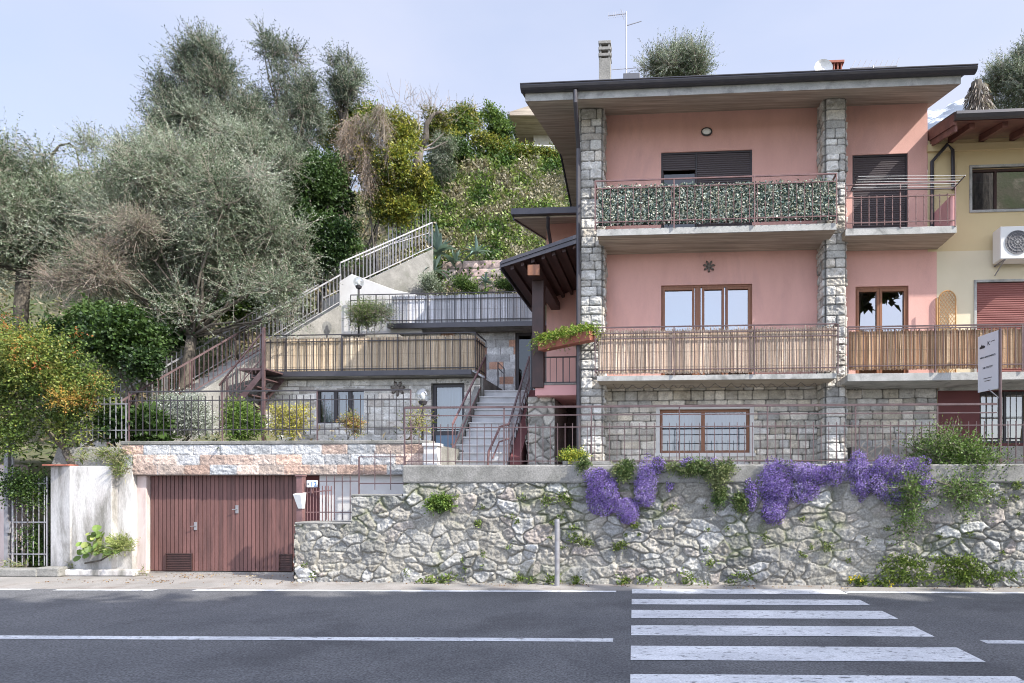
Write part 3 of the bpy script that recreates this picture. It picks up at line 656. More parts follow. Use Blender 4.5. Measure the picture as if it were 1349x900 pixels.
# aerials
at_ = thing('tv_antenna', H.at(826, 95, 15.3), 'tall thin roof aerial on a mast beside the concrete chimney', 'antenna')
v = 15.3; p = lambda px, py, dv=0: H.at(px, py, v+dv)
MB().tube([p(825, 110), p(825, 16)], .017, 6).build('mast', M['greymetal'], at_)
b = MB(); b.tube([p(801, 21), p(826, 18)], .010, 4)
for i in range(8): b.tube([p(802+i*3, 24.2-i*.4, -.15), p(802+i*3, 16.8-i*.4, .15)], .006, 4)
b.tube([p(818, 12), p(822, 26)], .007, 4); b.tube([p(825, 34), p(845, 28)], .010, 4); b.tube([p(806, 92), p(846, 89)], .008, 4)
for i in range(5): b.tube([p(810+i*8, 94, -.1), p(810+i*8, 87, .1)], .005, 4)
b.build('dipoles', M['greymetal'], at_)
an2 = thing('tv_antenna', H.at(1150, 88, 15), 'wide low roof aerial with a row of slanting rods near the right eaves', 'antenna')
v = 15.; b = MB(); b.tube([p(1120, 90), p(1182, 87)], .012, 4)
for i in range(9): b.tube([p(1121+i*7.2, 91, 0), p(1127+i*7.2, 79-(i > 7)*3, .3)], .007, 4)
b.build('dipoles', M['greymetal'], an2); MB().tube([p(1150, 87), p(1150, 130)], .015, 5).build('mast', M['greymetal'], an2)
b = MB(); v = 15.7; c0 = H.at(1084, 91, v); vs = [c0]; n = 20
for r_, o in ((.08, .01), (.16, .035), (.22, .07)):
    for k in range(n): vs.append((c0[0]+r_*math.cos(k*2*math.pi/n), c0[1]-o, c0[2]+r_*.9*math.sin(k*2*math.pi/n)))
fs = [(0, 1+k, 1+(k+1) % n) for k in range(n)]+[(1+j*n+k, 1+(j+1)*n+k, 1+(j+1)*n+(k+1) % n, 1+j*n+(k+1) % n) for j in range(2) for k in range(n)]
b.add(vs, fs); b.tube([c0, (c0[0], c0[1]+.1, c0[2]-.5)], .02, 6); tag(b.build('satellite_dish', M['plastic'], org=c0), 'small white satellite dish beside the terracotta chimney', 'satellite dish')

# stone pillars
PIL = [(.44, .425, .39), (.50, .485, .45), (.38, .37, .345), (.47, .445, .40), (.53, .515, .48), (.45, .41, .35)]
rnd = random.Random(3)
def pillar(u0, u1, name, s_):
    ztop = 9.5+sl*(vP-ve); rows = []
    while sum(rows) < ztop-2.1: rows.append(rnd.uniform(.13, .23))
    t = MB(); t.box(H, u0+.006, u1-.006, vP+.006, vW-.002, 2.1, ztop); core = t.build('pillar', M['concrete'], house)
    for nm, pos, a, c in (('pillar_stones', face(H, vP), u0, u1), ('pillar_stones', side(H, u0, -1), vP, vW), ('pillar_stones', side(H, u1, 1), vP, vW)):
        cf = coursed(rows, .17, .36, a, c, s_, .007); 
        masonry(nm, pos, a, c, 2.1, ztop, .014, lambda x, z: cf(x, z, 2.1), .045, .022, PIL, M['dressed'], core, (.16, .155, .145), .024, tilt=.012, seed=s_); s_ += 1
pl0, pl1 = H.u(765.5, vP), H.u(793, vP); pq0, pq1 = H.u(1087.5, vP), H.u(1113, vP)
pillar(pl0, pl1, 'l', 31); pillar(pq0, pq1, 'r', 41)
# ground floor masonry
GF = [(.50, .465, .40), (.54, .50, .44), (.44, .42, .375), (.57, .53, .47), (.50, .45, .37), (.46, .445, .42)]
wz0, wz1 = 2.05, 3.885; wu = (hu(864), hu(993), hz(930, 600), hz(930, 534)); rows = []
while sum(rows) < wz1-wz0: rows.append(rnd.uniform(.12, .22))
cf = coursed(rows, .2, .46, hu(790), uR2, 77, .02, False)
masonry('ground_floor_stones', face(H, vW-.004), hu(790), hu(1234), wz0, wz1, .016, lambda x, z: cf(x, z, wz0), .042, .024, GF, M['dressed'], house, (.17, .16, .14), .02, tilt=.012, seed=70, holes=[wu])
b = MB(); a, c, e, f = wu; w = .085
b.box(H, a, a+w, vW-.05, vW+.15, e, f); b.box(H, c-w, c, vW-.05, vW+.15, e, f); b.box(H, a+w, c-w, vW-.048, vW+.15, f-w, f-.001); b.box(H, a-.03, c+.03, vW-.07, vW+.15, e-.03, e+.05); b.build('window_surround', M['white'], house, .005)
window(house, H, vW, (a+w, c-w, e+.05, f-w), .06, [hu(926.5)], M['wood'], M['clear'], [(a+w, hu(916)), (hu(930), c-w)], .08)
# upper windows and shutters
a, c, e, f = o_up; ms = hu(917.5)
fo = frame_bars(MB(), H, vW+.03, a, c, e, f, .035, [ms], .06).build('shutter_frame', M['blackmetal'], house)
shutter(fo, H, vW+.05, ms+.02, c-.035, e+.03, f-.03, M['shutter']); shutter(fo, H, vW+.05, a+.035, ms-.02, hz(890, 223), f-.03, M['shutter'])
window(house, H, vW+.04, (a, c, e, f), .06, [ms], M['darkwood'], M['dimglass'])
a, c, e, f = o_mid
fr_ = window(house, H, vW-.03, (a, c, e, f), .045, [hu(919.5)], M['wood'], M['glass'], None, .12)
b = MB()
for (x0, x1) in ((hu(873), hu(915)), (hu(925), hu(954)), (hu(956), hu(989))): frame_bars(b, H, vW+.025, x0, x1, e+.1, f-.05, .05, (), .04)
b.build('casement', M['wood'], fr_, .004)
a, c, e, f = o_midr
fr_ = window(house, H, vW-.03, (a, c, e, f), .045, [], M['wood'], M['glass'])
b = MB(); mid_ = hu(1159)
for (x0, x1) in ((a+.03, mid_), (mid_+.004, c-.03)): frame_bars(b, H, vW+.025, x0, x1, e+.1, f-.05, .055, (), .04)
b.build('casement', M['wood'], fr_, .004)
a, c, e, f = o_upr
fo = frame_bars(MB(), H, vW+.03, a, c, e, f, .035, (), .06).build('shutter_frame', M['blackmetal'], house); shutter(fo, H, vW+.05, a+.035, c-.035, e+.03, f-.03, M['shutter'])
# balcony slabs
def slab(u0, u1, v0, z0, z1, m_edge=M['slabedge']):
    b = MB(); b.box(H, u0, u1, v0, vW-.002, z0, z1); s_ = b.build('balcony_slab', M['soffit'], house)
    b = MB(); b.box(H, u0-.01, u1+.01, v0-.02, v0-.001, z0+.0, z1+.02); b.box(H, u0-.01, u1+.01, v0, vW-.003, z1+.001, z1+.021); b.build('slab_edge', m_edge, s_, .004); return s_
bu0, bu1 = H.u(787, vB), H.u(1101, vB); qu0, qu1 = H.u(1114, vBR), H.u(1259, vBR); tu0, tu1 = H.u(1116, vB), 9.0
slab(bu0, bu1, vB, 6.77, zB_); slab(bu0, bu1, vB, 3.86, zA-.02); slab(qu0, qu1, vBR, 6.72, 6.84)
b = MB(); b.box(H, tu0, tu1, vB, vW-.006, 3.80, zA-.03); b.box(H, tu0, tu1, vB-.02, vB-.001, 3.80, zA-.01); b.build('balcony_slab', M['slabedge'], house, .005)
b = MB(); b.box(H, qu1-.10, qu1, vBR, vW-.002, 6.862, H.z(1250, 258, vBR)); b.build('parapet', M['pinkside'], house, .01)
def brail(name, u0, u1, v, z0, rails, posts, pick, m, mr=None, **kw):
    t = thing(name, H.P(u0, v, z0), kw.pop('label'), 'railing'); railing(t, H.P(u0, v, z0), H.P(u1, v, z0), rails, posts, pick, m=m, mrail=mr or m, **kw); return t
def ret(t, uc, v0, z0, rails, m, pick=None, v1=vP):     # return of a railing back to the wall
    for k, h in enumerate(rails): MB().tube([H.P(uc, v0, z0+h), H.P(uc, v1, z0+h)], .02 if k == 0 else .014, 4).build('rail', m, t)
    if pick:
        b = MB(); n = int((v1-v0)/pick[0])
        for i in range(1, n): b.tube([H.P(uc, v0+(v1-v0)*i/n, z0+pick[1]), H.P(uc, v0+(v1-v0)*i/n, z0+pick[2])], .009, 4)
        b.build('pickets', m, t)
vr_ = vB-.045; ps = lambda pxs, u0, u1, v: [(H.u(q, v)-u0)/(u1-u0) for q in pxs]
u0, u1 = H.u(784, vr_), H.u(1102, vr_); rl = [H.z(784, 239, vr_)-6.9, H.z(784, 249, vr_)-6.9, .13]
t = brail('balcony_railing', u0, u1, vr_, 6.9, rl, ps((784, 888, 994, 1102), u0, u1, vr_), (.15, .05, rl[1]), M['pinkmetal'], label='rose-painted railing of the upper balcony, backed by the leafy screen', pr=.009, rr=.014, tr=.018)
ret(t, u1, vr_, 6.9, rl, M['pinkmetal']); ret(t, u0, vr_, 6.9, rl, M['pinkmetal'])
rl = [H.z(784, 432, vr_)-3.97, H.z(784, 440, vr_)-3.97, H.z(784, 447, vr_)-3.97, .10]
t = brail('balcony_railing', u0, u1, vr_, 3.97, rl, ps((784, 888, 994, 1104), u0, u1, vr_), (.15, .05, rl[2]), M['brownmetal'], label='dark rose railing of the first floor balcony between the two stone pillars', pr=.008, rr=.013, tr=.017)
ret(t, u1, vr_, 3.97, rl, M['brownmetal']); ret(t, u0, vr_, 3.97, rl, M['brownmetal'])
vq = vBR-.03; u0, u1 = H.u(1114, vq), H.u(1259, vq); rl = [H.z(1114, 244, vq)-6.86, H.z(1114, 252, vq)-6.86, H.z(1114, 261, vq)-6.86, .10]
t = brail('balcony_railing', u0, u1, vq, 6.86, rl, ps((1114, 1186, 1258.5), u0, u1, vq), (.15, .04, rl[2]+.03), M['pinkmetal'], label='open rose-painted railing of the small upper balcony beside the yellow house', pr=.010, rr=.013, tr=.017)
u0, u1 = H.u(1117, vr_), tu1; rl = [H.z(1117, 431, vr_)-3.97, H.z(1117, 434, vr_)-3.97, .12]
t = brail('balcony_railing', u0, u1, vr_, 3.97, rl, ps((1117, 1232, 1347), u0, u1, vr_)+[1], (.15, .05, rl[1]), M['brownmetal'], label='long dark rose railing of the first floor balcony right of the stone pillars', pr=.008, rr=.014, tr=.018)
# reed screens
def reeds(name, A, B, z0, z1, pal, label, w=.013, ragged=.02, fr=None, zj=.0, lean=.012):
    A, B = Vector(A), Vector(B); L = (B-A).length; n = int(L/w); d = (B-A).normalized(); nn = Vector((d.y, -d.x, 0)); b = MB()
    for i in range(n):
        p = A+(B-A)*((i+.5)/n); c = random.choice(pal); k = random.uniform(.7, 1.2)*(.85+.3*math.sin(i*.05)**2); c = tuple(q*k for q in c); o = random.uniform(-.003, .004)
        h = w*random.uniform(.38, .52); s_ = random.gauss(0, lean); za = z0+random.uniform(-ragged, ragged*.5)+zj*math.sin(i*.02); zb_ = z1+random.gauss(0, ragged)
        r0 = p+nn*o; r1 = r0+d*s_
        b.add([(r0-d*h)+Vector((0, 0, za)), r0+nn*.006+Vector((0, 0, za)), (r0+d*h)+Vector((0, 0, za)), (r1-d*h)+Vector((0, 0, zb_)), r1+nn*.006+Vector((0, 0, zb_)), (r1+d*h)+Vector((0, 0, zb_))],
              [(0, 1, 4, 3), (1, 2, 5, 4), (2, 0, 3, 5), (0, 2, 1), (3, 4, 5)], c)
    o8 = nn*-.012; b.quad(A+o8+Vector((0, 0, z0+.02)), B+o8+Vector((0, 0, z0+.02)), B+o8+Vector((0, 0, z1-.02)), A+o8+Vector((0, 0, z1-.02)), tuple(q*.6 for q in pal[0]))
    for f_ in (.15, .5, .85):
        z = z0+(z1-z0)*f_; b.tube([A+nn*.009+Vector((0, 0, z)), B+nn*.009+Vector((0, 0, z))], .002, 4, (.2, .17, .13))
    return tag(b.build(name, M['cane'], None, org=tuple(A+Vector((0, 0, z0))), colored=True), label, 'reed screen', 'reed screens tied to the railings')
v = vB-.01
reeds('reed_screen', H.P(bu0+.02, v, 0), H.P(bu1, v, 0), 4.0, H.z(784, 436, v), [(.62, .47, .35), (.68, .54, .42), (.52, .38, .28), (.72, .60, .48), (.60, .50, .40), (.44, .32, .24)], 'faded pinkish reed screen behind the railing between the two stone pillars', ragged=.022)
reeds('reed_screen', H.P(tu0+.03, v, 0), H.P(tu1, v, 0), 4.02, H.z(1117, 436, v), [(.50, .31, .17), (.58, .39, .24), (.38, .21, .12), (.62, .46, .30), (.30, .17, .10)], 'orange-brown reed screen on the long balcony at the right', ragged=.015)
# leafy screen
n = 17000; uu = RS.uniform(bu0+.02, bu1-.01, n); z0_, z1_ = 7.0, H.z(784, 247, v); zz = RS.uniform(0, 1, n); zz = z0_+zz*(z1_-z0_+.05*(fbm(uu*3, uu*0+2, 3)-.45)*2)
Pp = np.stack([uu*H.c+(v-.0)*H.s, -uu*H.s+v*H.c, zz], -1)+RS.normal(size=(n, 3))*np.array([.012, .017, .014]); D = unit(np.stack([RS.normal(size=n), RS.normal(size=n)*.35-.15, RS.normal(size=n)*.8-.3], -1))
cl = palcols(n, [(.05, .09, .08), (.14, .22, .19), (.58, .58, .50), (.68, .67, .60), (.46, .49, .41), (.28, .36, .33)], .25)
V, Fc, cc = leafset(Pp, D, .050*(.7+.6*RS.rand(n)), .034, cl)
ls = tag(npmesh('leafy_screen', V, Fc, M['leaf'], None, cc, org=H.P(bu0, v, 7.0)), 'artificial ivy screen of dark green and cream leaves behind the upper railing', 'privacy screen')
b = MB(); b.box(H, bu0+.02, bu1-.01, v+.03, v+.034, 6.98, z1_-.03); b.build('backing_net', M['darkwood'], ls)

# little things on the facade
def star(c, r, fr, label, n=7, cat='ornament'):
    b = MB(); V0 = Vector(c)
    X = Vector((fr.c, -fr.s, 0)); Z = Vector((0, 0, 1)); Nn = Vector((fr.s, fr.c, 0))*-1
    b.tube([V0, V0+Nn*.03], [r*.42, r*.30], 16)
    for k in range(n):
        a = 2*math.pi*k/n+.2; d = X*math.cos(a)+Z*math.sin(a); s_ = X*-math.sin(a)+Z*math.cos(a)
        b.hexa([V0+d*r*.35+s_*r*.13, V0+d*r*.8+s_*r*.17, V0+d*r*.8-s_*r*.17, V0+d*r*.35-s_*r*.13]+[p+Nn*.02 for p in (V0+d*r*.35+s_*r*.13, V0+d*r*.8+s_*r*.17, V0+d*r*.8-s_*r*.17, V0+d*r*.35-s_*r*.13)])
        b.add([V0+d*r*.8+s_*r*.22, V0+d*r*1.08, V0+d*r*.8-s_*r*.22, V0+d*r*.85+Nn*.03], [(0, 1, 3), (1, 2, 3), (2, 0, 3)])
    return tag(b.build('star_ornament', M['brass'], None, org=c), label, cat, 'sun-shaped wall ornaments')
star(H.at(934, 351, vW-.012), .13, H, 'sun-shaped metal ornament on the pink wall above the first floor window')
wl = MB(); c0 = Vector(H.at(931, 173.5, vW-.03)); wl.ball(c0, .10, 20, 10, sc=(1, .35, .68)); lamp = tag(wl.build('wall_lamp', M['plastic'], None, org=c0, smooth=True), 'oval bulkhead lamp with black rim on the upper pink wall', 'lamp')
b = MB(); X = Vector((H.c, -H.s, 0)); pts = [c0+X*.105*math.cos(k*math.pi/12)+Vector((0, 0, .075*math.sin(k*math.pi/12))) for k in range(25)]; b.tube(pts, .018, 6, cap=False); b.build('rim', M['blackmetal'], lamp)
b = MB(); a, c, e, f = hu(1119.5), hu(1136), hz(1128, 521), hz(1128, 510.5)
frame_bars(b, H, vW-.05, a, c, e, f, .02, [a+(c-a)*k/4 for k in (1, 2, 3)], .03, .015); vg_ = tag(b.build('vent_grille', M['white'], None, org=H.P(a, vW, e)), 'small pale vent grille in the stones right of the pillar', 'vent')
MB().box(H, a+.01, c-.01, vW-.018, vW-.008, e+.01, f-.01).build('vent_hole', M['blackmetal'], vg_)
# folding clothes airer over the small balcony's rail
v0 = vq-.02; ca = thing('clothes_airer', H.P(H.u(1120, vq), vq, 7.7), 'white wire clothes airer folded out over the small upper balcony railing', 'clothes airer')
a0, a1 = H.at(1121, 251, v0), H.at(1256, 248.5, v0); c0_, c1_ = H.at(1131, 232.5, v0-.32), H.at(1272, 231, v0-.32)
b = MB(); b.tube([a0, c0_], .012, 5); b.tube([a1, c1_], .012, 5); b.tube([a0, a1], .014, 5); b.build('arms', M['shutter'], ca)
b = MB()
for k in range(1, 6): b.tube([lerp(a0, c0_, k/5), lerp(a1, c1_, k/5)], .0042, 5)
b.build('wires', M['plastic'], ca)
# string of small lights under the balcony
pts = []
for i in range(90): t_ = i/89; pts.append(H.P(bu0+.3+(bu1-bu0-.6)*t_, vB+.25, 3.84-.10*abs(math.sin(i*.62+math.sin(i*.2)))))
tag(MB().tube(pts, .006, 4).build('light_cable', M['blackmetal'], None, org=pts[0]), 'thin dark cable looping under the first floor balcony slab', 'cable')
# ledge, maroon wall and barred window of the far right ground floor
ux0 = hu(1235); b = wallsheet(MB(), H, vW-.02, ux0, 9.6, 2.1, 3.80, [(hu(1290), hu(1362), hz(1300, 584), hz(1300, 516))]); yl_low = b.build('basement_wall', M['maroon'], house)
a, c, e, f = hu(1290), hu(1362), hz(1300, 584), hz(1300, 516)
ww = window(house, H, vW-.02, (a, c, e, f), .05, [hu(1326)], M['blackmetal'], M['clear'])
b = MB()
for i in range(1, 9): x = a+(c-a)*i/9; b.tube([P(x, vW-.03, e), P(x, vW-.03, f)], .010, 5)
for z in (e+.1, (e+f)/2, f-.08): b.tube([P(a, vW-.03, z), P(c, vW-.03, z)], .009, 5)
b.build('window_bars', M['blackmetal'], ww)
b = MB(); b.box(H, hu(1116), 9.6, vW-.32, vW-.06, 2.1, hz(1290, 588, vW-.3)); b.build('ledge', M['concrete'], house, .012)
b = MB(); b.box(H, ux0, 9.6, vW-.10, vW-.022, hz(1260, 515, vW), 3.80); b.build('lintel', M['slabedge'], house)

# ================================================================ yellow house
yh = thing('yellow_house', H.P(hu(1300), vW, 2.2), 'yellow rendered house with wooden eaves at the right edge of the picture', 'house')
vY = vW; ywt = hz(1300, 183); ysplit = hz(1300, 330)
o1 = (hu(1280), hu(1370), hz(1300, 277), hz(1300, 221)); o2 = (hu(1286), hu(1372), 3.95, hz(1310, 372))
b = wallsheet(MB(), H, vY-.003, uR+.003, 12, ysplit, ywt, [o1]); b.quad(P(uR, vY, ywt), P(uR, 20, ywt), P(uR, 20, 2), P(uR, vY, 2)); b.quad(P(12, vY, 2), P(12, 20, 2), P(12, 20, ywt), P(12, vY, ywt)); b.quad(P(uR, 18, 2), P(12, 18, 2), P(12, 18, ywt), P(uR, 18, ywt)); b.build('upper_wall', M['yellow'], yh)
b = wallsheet(MB(), H, vY-.003, uR2, 12, 3.9, ysplit-.001, [o2]); b.build('lower_wall', M['paleyellow'], yh)
b = MB(); b.box(H, uR-.02, 12, vY-.07, vY-.004, hz(1300, 199), hz(1300, 190)); b.build('cornice', M['yellow'], yh)
for h, s_, g_ in ((o1, [hu(1314)], M['dimglass']),):
    window(yh, H, vY, h, .05, s_, M['darkwood'], g_); frame_bars(MB(), H, vY-.03, h[0]-.05, h[1]+.05, h[2]-.05, h[3]+.05, .05, (), .06).build('window_surround', M['slabedge'], yh)
fr_ = frame_bars(MB(), H, vY-.03, o2[0]-.05, o2[1]+.05, o2[2]-.02, o2[3]+.05, .05, (), .08).build('window_surround', M['slabedge'], yh); shutter(fr_, H, vY+.02, o2[0], o2[1], o2[2], o2[3], M['redshutter'])
yu0 = H.u(1259, 12.6); yz = H.z(1262, 158, 12.6)
b = MB(); b.prism(H, [(12.65, yz), (17, yz+sl*4.35), (17, yz+sl*4.35+.1), (12.65, yz+.1)], yu0+.03, 12.2); yr = b.build('roof', M['redwood'], yh)
b = MB(); b.prism(H, [(12.6, yz+.11), (17, yz+sl*4.4+.11), (17, yz+sl*4.4+.16), (12.6, yz+.16)], yu0-.02, 12.2); b.build('roof_covering', M['darkmetal'], yr)
b = MB(); b.prism(H, [(12.62, yz-.08), (17, yz+sl*4.38-.08), (17, yz+sl*4.38+.13), (12.62, yz+.13)], yu0-.03, yu0+.028)
b.prism(H, [(12.64, yz-.2), (17, yz+sl*4.36-.2), (17, yz+sl*4.36-.08), (12.64, yz-.08)], yu0-.0, yu0+.05); b.build('verge_board', M['redwood'], yr)
b = MB(); b.prism(H, [(12.62, yz+.12), (12.5, yz+.12), (12.49, yz+.06), (12.52, yz), (12.58, yz-.02), (12.62, yz)], yu0-.03, 12.2); b.build('gutter', M['greymetal'] if False else M['darkmetal'], yr)
for k in range(8):
    uu = yu0+.35+k*.62; b = MB(); b.prism(H, [(12.8, yz+.03-.09), (13.75, yz+sl*1.1-.14), (13.75, yz+sl*1.1-.005), (12.8, yz+sl*.15-.005)], uu, uu+.10); b.build('rafter', M['redwood'], yr)
v = vY-.07; b = MB(); b.tube([H.at(1228, 300, v), H.at(1228, 213, v), H.at(1248, 190.5, v), H.at(1255, 198, v), H.at(1256, 250, v)], .038, 8); b.build('downpipe', M['darkmetal'], yh)
ac = MB(); va = 13.35; a, c, e, f = H.u(1318, va), H.u(1318, va)+.80, H.z(1330, 341, va), H.z(1330, 298, va); ac.box(H, a, c, va, va+.32, e, f)
aco = tag(ac.build('air_conditioner', M['plastic'], None, .015, org=P(a, va, e)), 'white air conditioner outdoor unit hung on the yellow wall', 'air conditioner')
b = MB(); cc_ = (a+.33, (e+f)/2); 
for r_ in (.06, .12, .18, .235): b.tube([P(cc_[0]+r_*math.cos(k*math.pi/14), va-.012, cc_[1]+r_*math.sin(k*math.pi/14)) for k in range(29)], .005, 4, cap=False)
for k in range(12): b.tube([P(cc_[0], va-.012, cc_[1]), P(cc_[0]+.24*math.cos(k*math.pi/6), va-.012, cc_[1]+.24*math.sin(k*math.pi/6))], .004, 4)
b.build('fan_grille', M['greymetal'], aco); b = MB(); b.tube([P(cc_[0], va-.006, cc_[1]), P(cc_[0], va-.002, cc_[1])], .24, 28); b.build('fan_opening', M['fan'], aco)
for x in (a+.08, c-.12):
    MB().prism(H, [(vY-.004, e-.02), (va+.02, e-.02), (va+.02, e), (vY-.004, e)], x, x+.03).tube([P(x+.015, va+.05, e-.015), P(x+.015, vY-.01, e-.2)], .012, 5).build('bracket', M['greymetal'], aco)
# trellis fan
tv = vY-.06; tr = thing('trellis', H.at(1248, 430, tv), 'arched yellow bamboo trellis leaning on the pale yellow wall', 'trellis')
x0, x1 = H.u(1237, tv), H.u(1259, tv); zb0 = 3.98; zt0 = H.z(1248, 383, tv); w_ = x1-x0; zs = zt0-w_*.55
arc = [P(x0, tv, zb0), P(x0, tv, zs)]+[P((x0+x1)/2-w_/2*math.cos(k*math.pi/10), tv, zs+w_*.55*math.sin(k*math.pi/10)) for k in range(1, 10)]+[P(x1, tv, zs), P(x1, tv, zb0)]
MB().tube(arc, .014, 6).build('frame', M['bamboo'], tr)
b = MB(); Ht = zt0-zb0
for sgn in (1, -1):
    for k in range(-10, 30):
        z_ = zb0+k*.10; pts = []
        for q in range(41):
            t_ = q/40; x = x0+w_*t_; z = z_+(t_ if sgn > 0 else 1-t_)*w_*1.5
            lim = zs+w_*.55*math.sqrt(max(0, 1-((t_-.5)*2)**2))
            if zb0 <= z <= lim: pts.append(P(x, tv+.01*sgn, z))
        if len(pts) > 2: b.tube([pts[0], pts[-1]], .006, 4)
b.build('lattice', M['bamboo'], tr)
b = MB(); b.tube([H.at(1234, 430, tv-.1), H.at(1233.5, 393, tv-.1)], .018, 6); b.build('stake', M['bamboo'], tr)
# ================================================================ pink wing behind the house's left side, with porch
P = H.P
vw = 16.; wing = thing('pink_wing', P(-2.6, vw, 2.4), 'small set-back pink wing left of the main house, half hidden by the dark porch', 'house')
wu0 = H.u(720, vw); wd = (H.u(733, vw), H.u(759, vw), 2.1, H.z(745, 530, vw)); fz = 3.97
b = wallsheet(MB(), H, vw, wu0, -1.72, 2.1, 8.6, [wd]); b.quad(P(wu0, vw, 2.1), P(wu0, vw, 8.6), P(wu0, 21, 8.6), P(wu0, 21, 2.1)); b.quad(P(wu0, 21, 2.1), P(wu0, 21, 8.6), P(-1.7, 21, 8.6), P(-1.7, 21, 2.1)); b.build('wall', M['pink'], wing)
MB().box(H, wd[0], wd[1], vw+.08, vw+.12, wd[2], wd[3]).build('door', M['darkwood'], wing)
we = 14.95; wz = H.z(675, 288, we); w0 = H.u(676, we)
b = MB(); b.prism(H, [(we, wz), (21, wz+sl*6.), (21, wz+sl*6+.12), (we, wz+.12)], w0+.03, -1.73); wr = b.build('roof', M['soffit'], wing)
b = MB(); b.prism(H, [(we-.02, wz+.13), (21, wz+sl*6+.13), (21, wz+sl*6+.18), (we-.02, wz+.18)], w0, -1.73); b.box(H, w0-.02, -1.73, we-.14, we-.003, wz+.04, wz+.18); b.prism(H, [(we, wz-.04), (21, wz+sl*6-.04), (21, wz+sl*6+.16), (we, wz+.16)], w0-.01, w0+.028); b.build('gutter', M['darkmetal'], wr)
MB().tube([H.at(722, 286, we-.06), H.at(722, 300, we+.15), H.at(727, 330, vw-.1)], .045, 8).build('downpipe', M['darkmetal'], wr)
# porch
vp0, vp1 = 13.2, 16.4; pzl, pzr = H.z(663, 351, vp0), H.z(760, 317, vp0); pa, pb = H.u(663, vp0), -1.73
po = thing('porch', P((pa+pb)/2, 14, fz), 'dark timber lean-to porch with sloping black metal roof beside the corner pillar', 'porch')
t_ = .11; ang = (pzr-pzl)/(pb-pa)
b = MB(); b.prism(H, [(pa, pzl), (pb, pzr), (pb, pzr+.03), (pa, pzl+.03)], vp0+.04, vp1, 'v'); pr_ = b.build('roof', M['darkwood'], po)
b = MB(); b.prism(H, [(pa-.04, pzl+.034), (pb, pzr+.034), (pb, pzr+.05+.01), (pa-.04, pzl+.06)], vp0, vp1, 'v'); b.prism(H, [(pa-.04, pzl-.03), (pb, pzr-.05), (pb, pzr+.13), (pa-.04, pzl+.10)], vp0-.03, vp0+.0, 'v'); b.prism(H, [(pa-.04, pzl+.035), (pb, pzr+.05), (pb, pzr+.13), (pa-.04, pzl+.10)], vp0-.05, vp0-.031, 'v'); b.box(H, pa-.07, pa-.042, vp0-.03, vp1, pzl-.07, pzl+.08); b.build('metal_edge', M['darkmetal'], pr_)
b = MB()
for k in range(7): x = pa+.14+k*.22; z = pzl+(x-pa)*ang; b.prism(H, [(x, z-.10), (x+.07, z-.10+.07*ang), (x+.07, z+.07*ang-.002), (x, z-.002)], vp0+.06, vp1-.05, 'v')
b.build('rafters', M['darkwood'], pr_)
pu0, pu1 = H.u(701, 13.7), H.u(716, 13.7); zt_ = pzl+(pu0-pa)*ang-.12
b = MB(); b.box(H, pu0, pu1, 13.7, 13.94, 3.9, zt_-.18); b.build('post', M['darkwood'], po, .006)
b = MB(); b.box(H, pu0+.01, pu1-.01, vp0+.1, vp1-.1, zt_-.18, zt_-.002); b.build('beam', M['darkwood'], po, .006)
b = MB(); b.box(H, pu0+.0, pu1-.0, vp0+.04, vp0+.09, zt_-.22, zt_-.0); b.build('beam_end', M['wood'], po)
# porch balcony slab and its small rail
vs = 13.75; s0 = H.u(705, vs)
b = MB(); b.box(H, s0, -1.73, vs, vw-.01, H.z(730, 521, vs), H.z(730, 507, vs)); b.build('balcony_slab', M['pinkside'], wing, .006)
b = MB(); b.box(H, s0-.02, -1.73, vs-.02, vw-.012, H.z(730, 507, vs)+.001, H.z(730, 505, vs)); b.build('slab_capping', M['concrete'], wing)
A, B = P(H.u(716, vs), vs+.03, 3.95), P(-1.75, vs+.03, 3.95)
rt = thing('balcony_railing', A, 'short black iron rail of the porch under the fern planter', 'railing'); railing(rt, A, B, [.62, .07], [0, .5, 1], (.14, .05, .6), pr=.009, rr=.015, tr=.018, m=M['blackmetal'])
# stone base under the porch
GB = [(.36, .34, .30), (.42, .40, .35), (.30, .29, .26), (.46, .43, .38)]
cf = rubble(.26, .19, .08, 5); sbm = thing('rubble_wall', P(-2.3, 14.1, 2.2), 'shaded rubble stone base wall below the porch beside the entry stairs', 'wall')
bu = H.u(696, 14.1); masonry('masonry', face(H, 14.1), bu, H.u(731, 14.1), 2.05, 3.75, .022, cf, .05, .035, GB, M['dressed'], sbm, (.2, .19, .17), .02, seed=51)
masonry('masonry', side(H, bu, -1), 14.1, 17.2, 2.05, 3.75, .03, cf, .05, .035, GB, M['dressed'], sbm, (.2, .19, .17), .02, seed=52)
MB().box(H, bu+.01, H.u(731, 14.1)-.01, 14.11, 15.99, 2.05, 3.72).build('wall_core', M['concrete'], sbm)
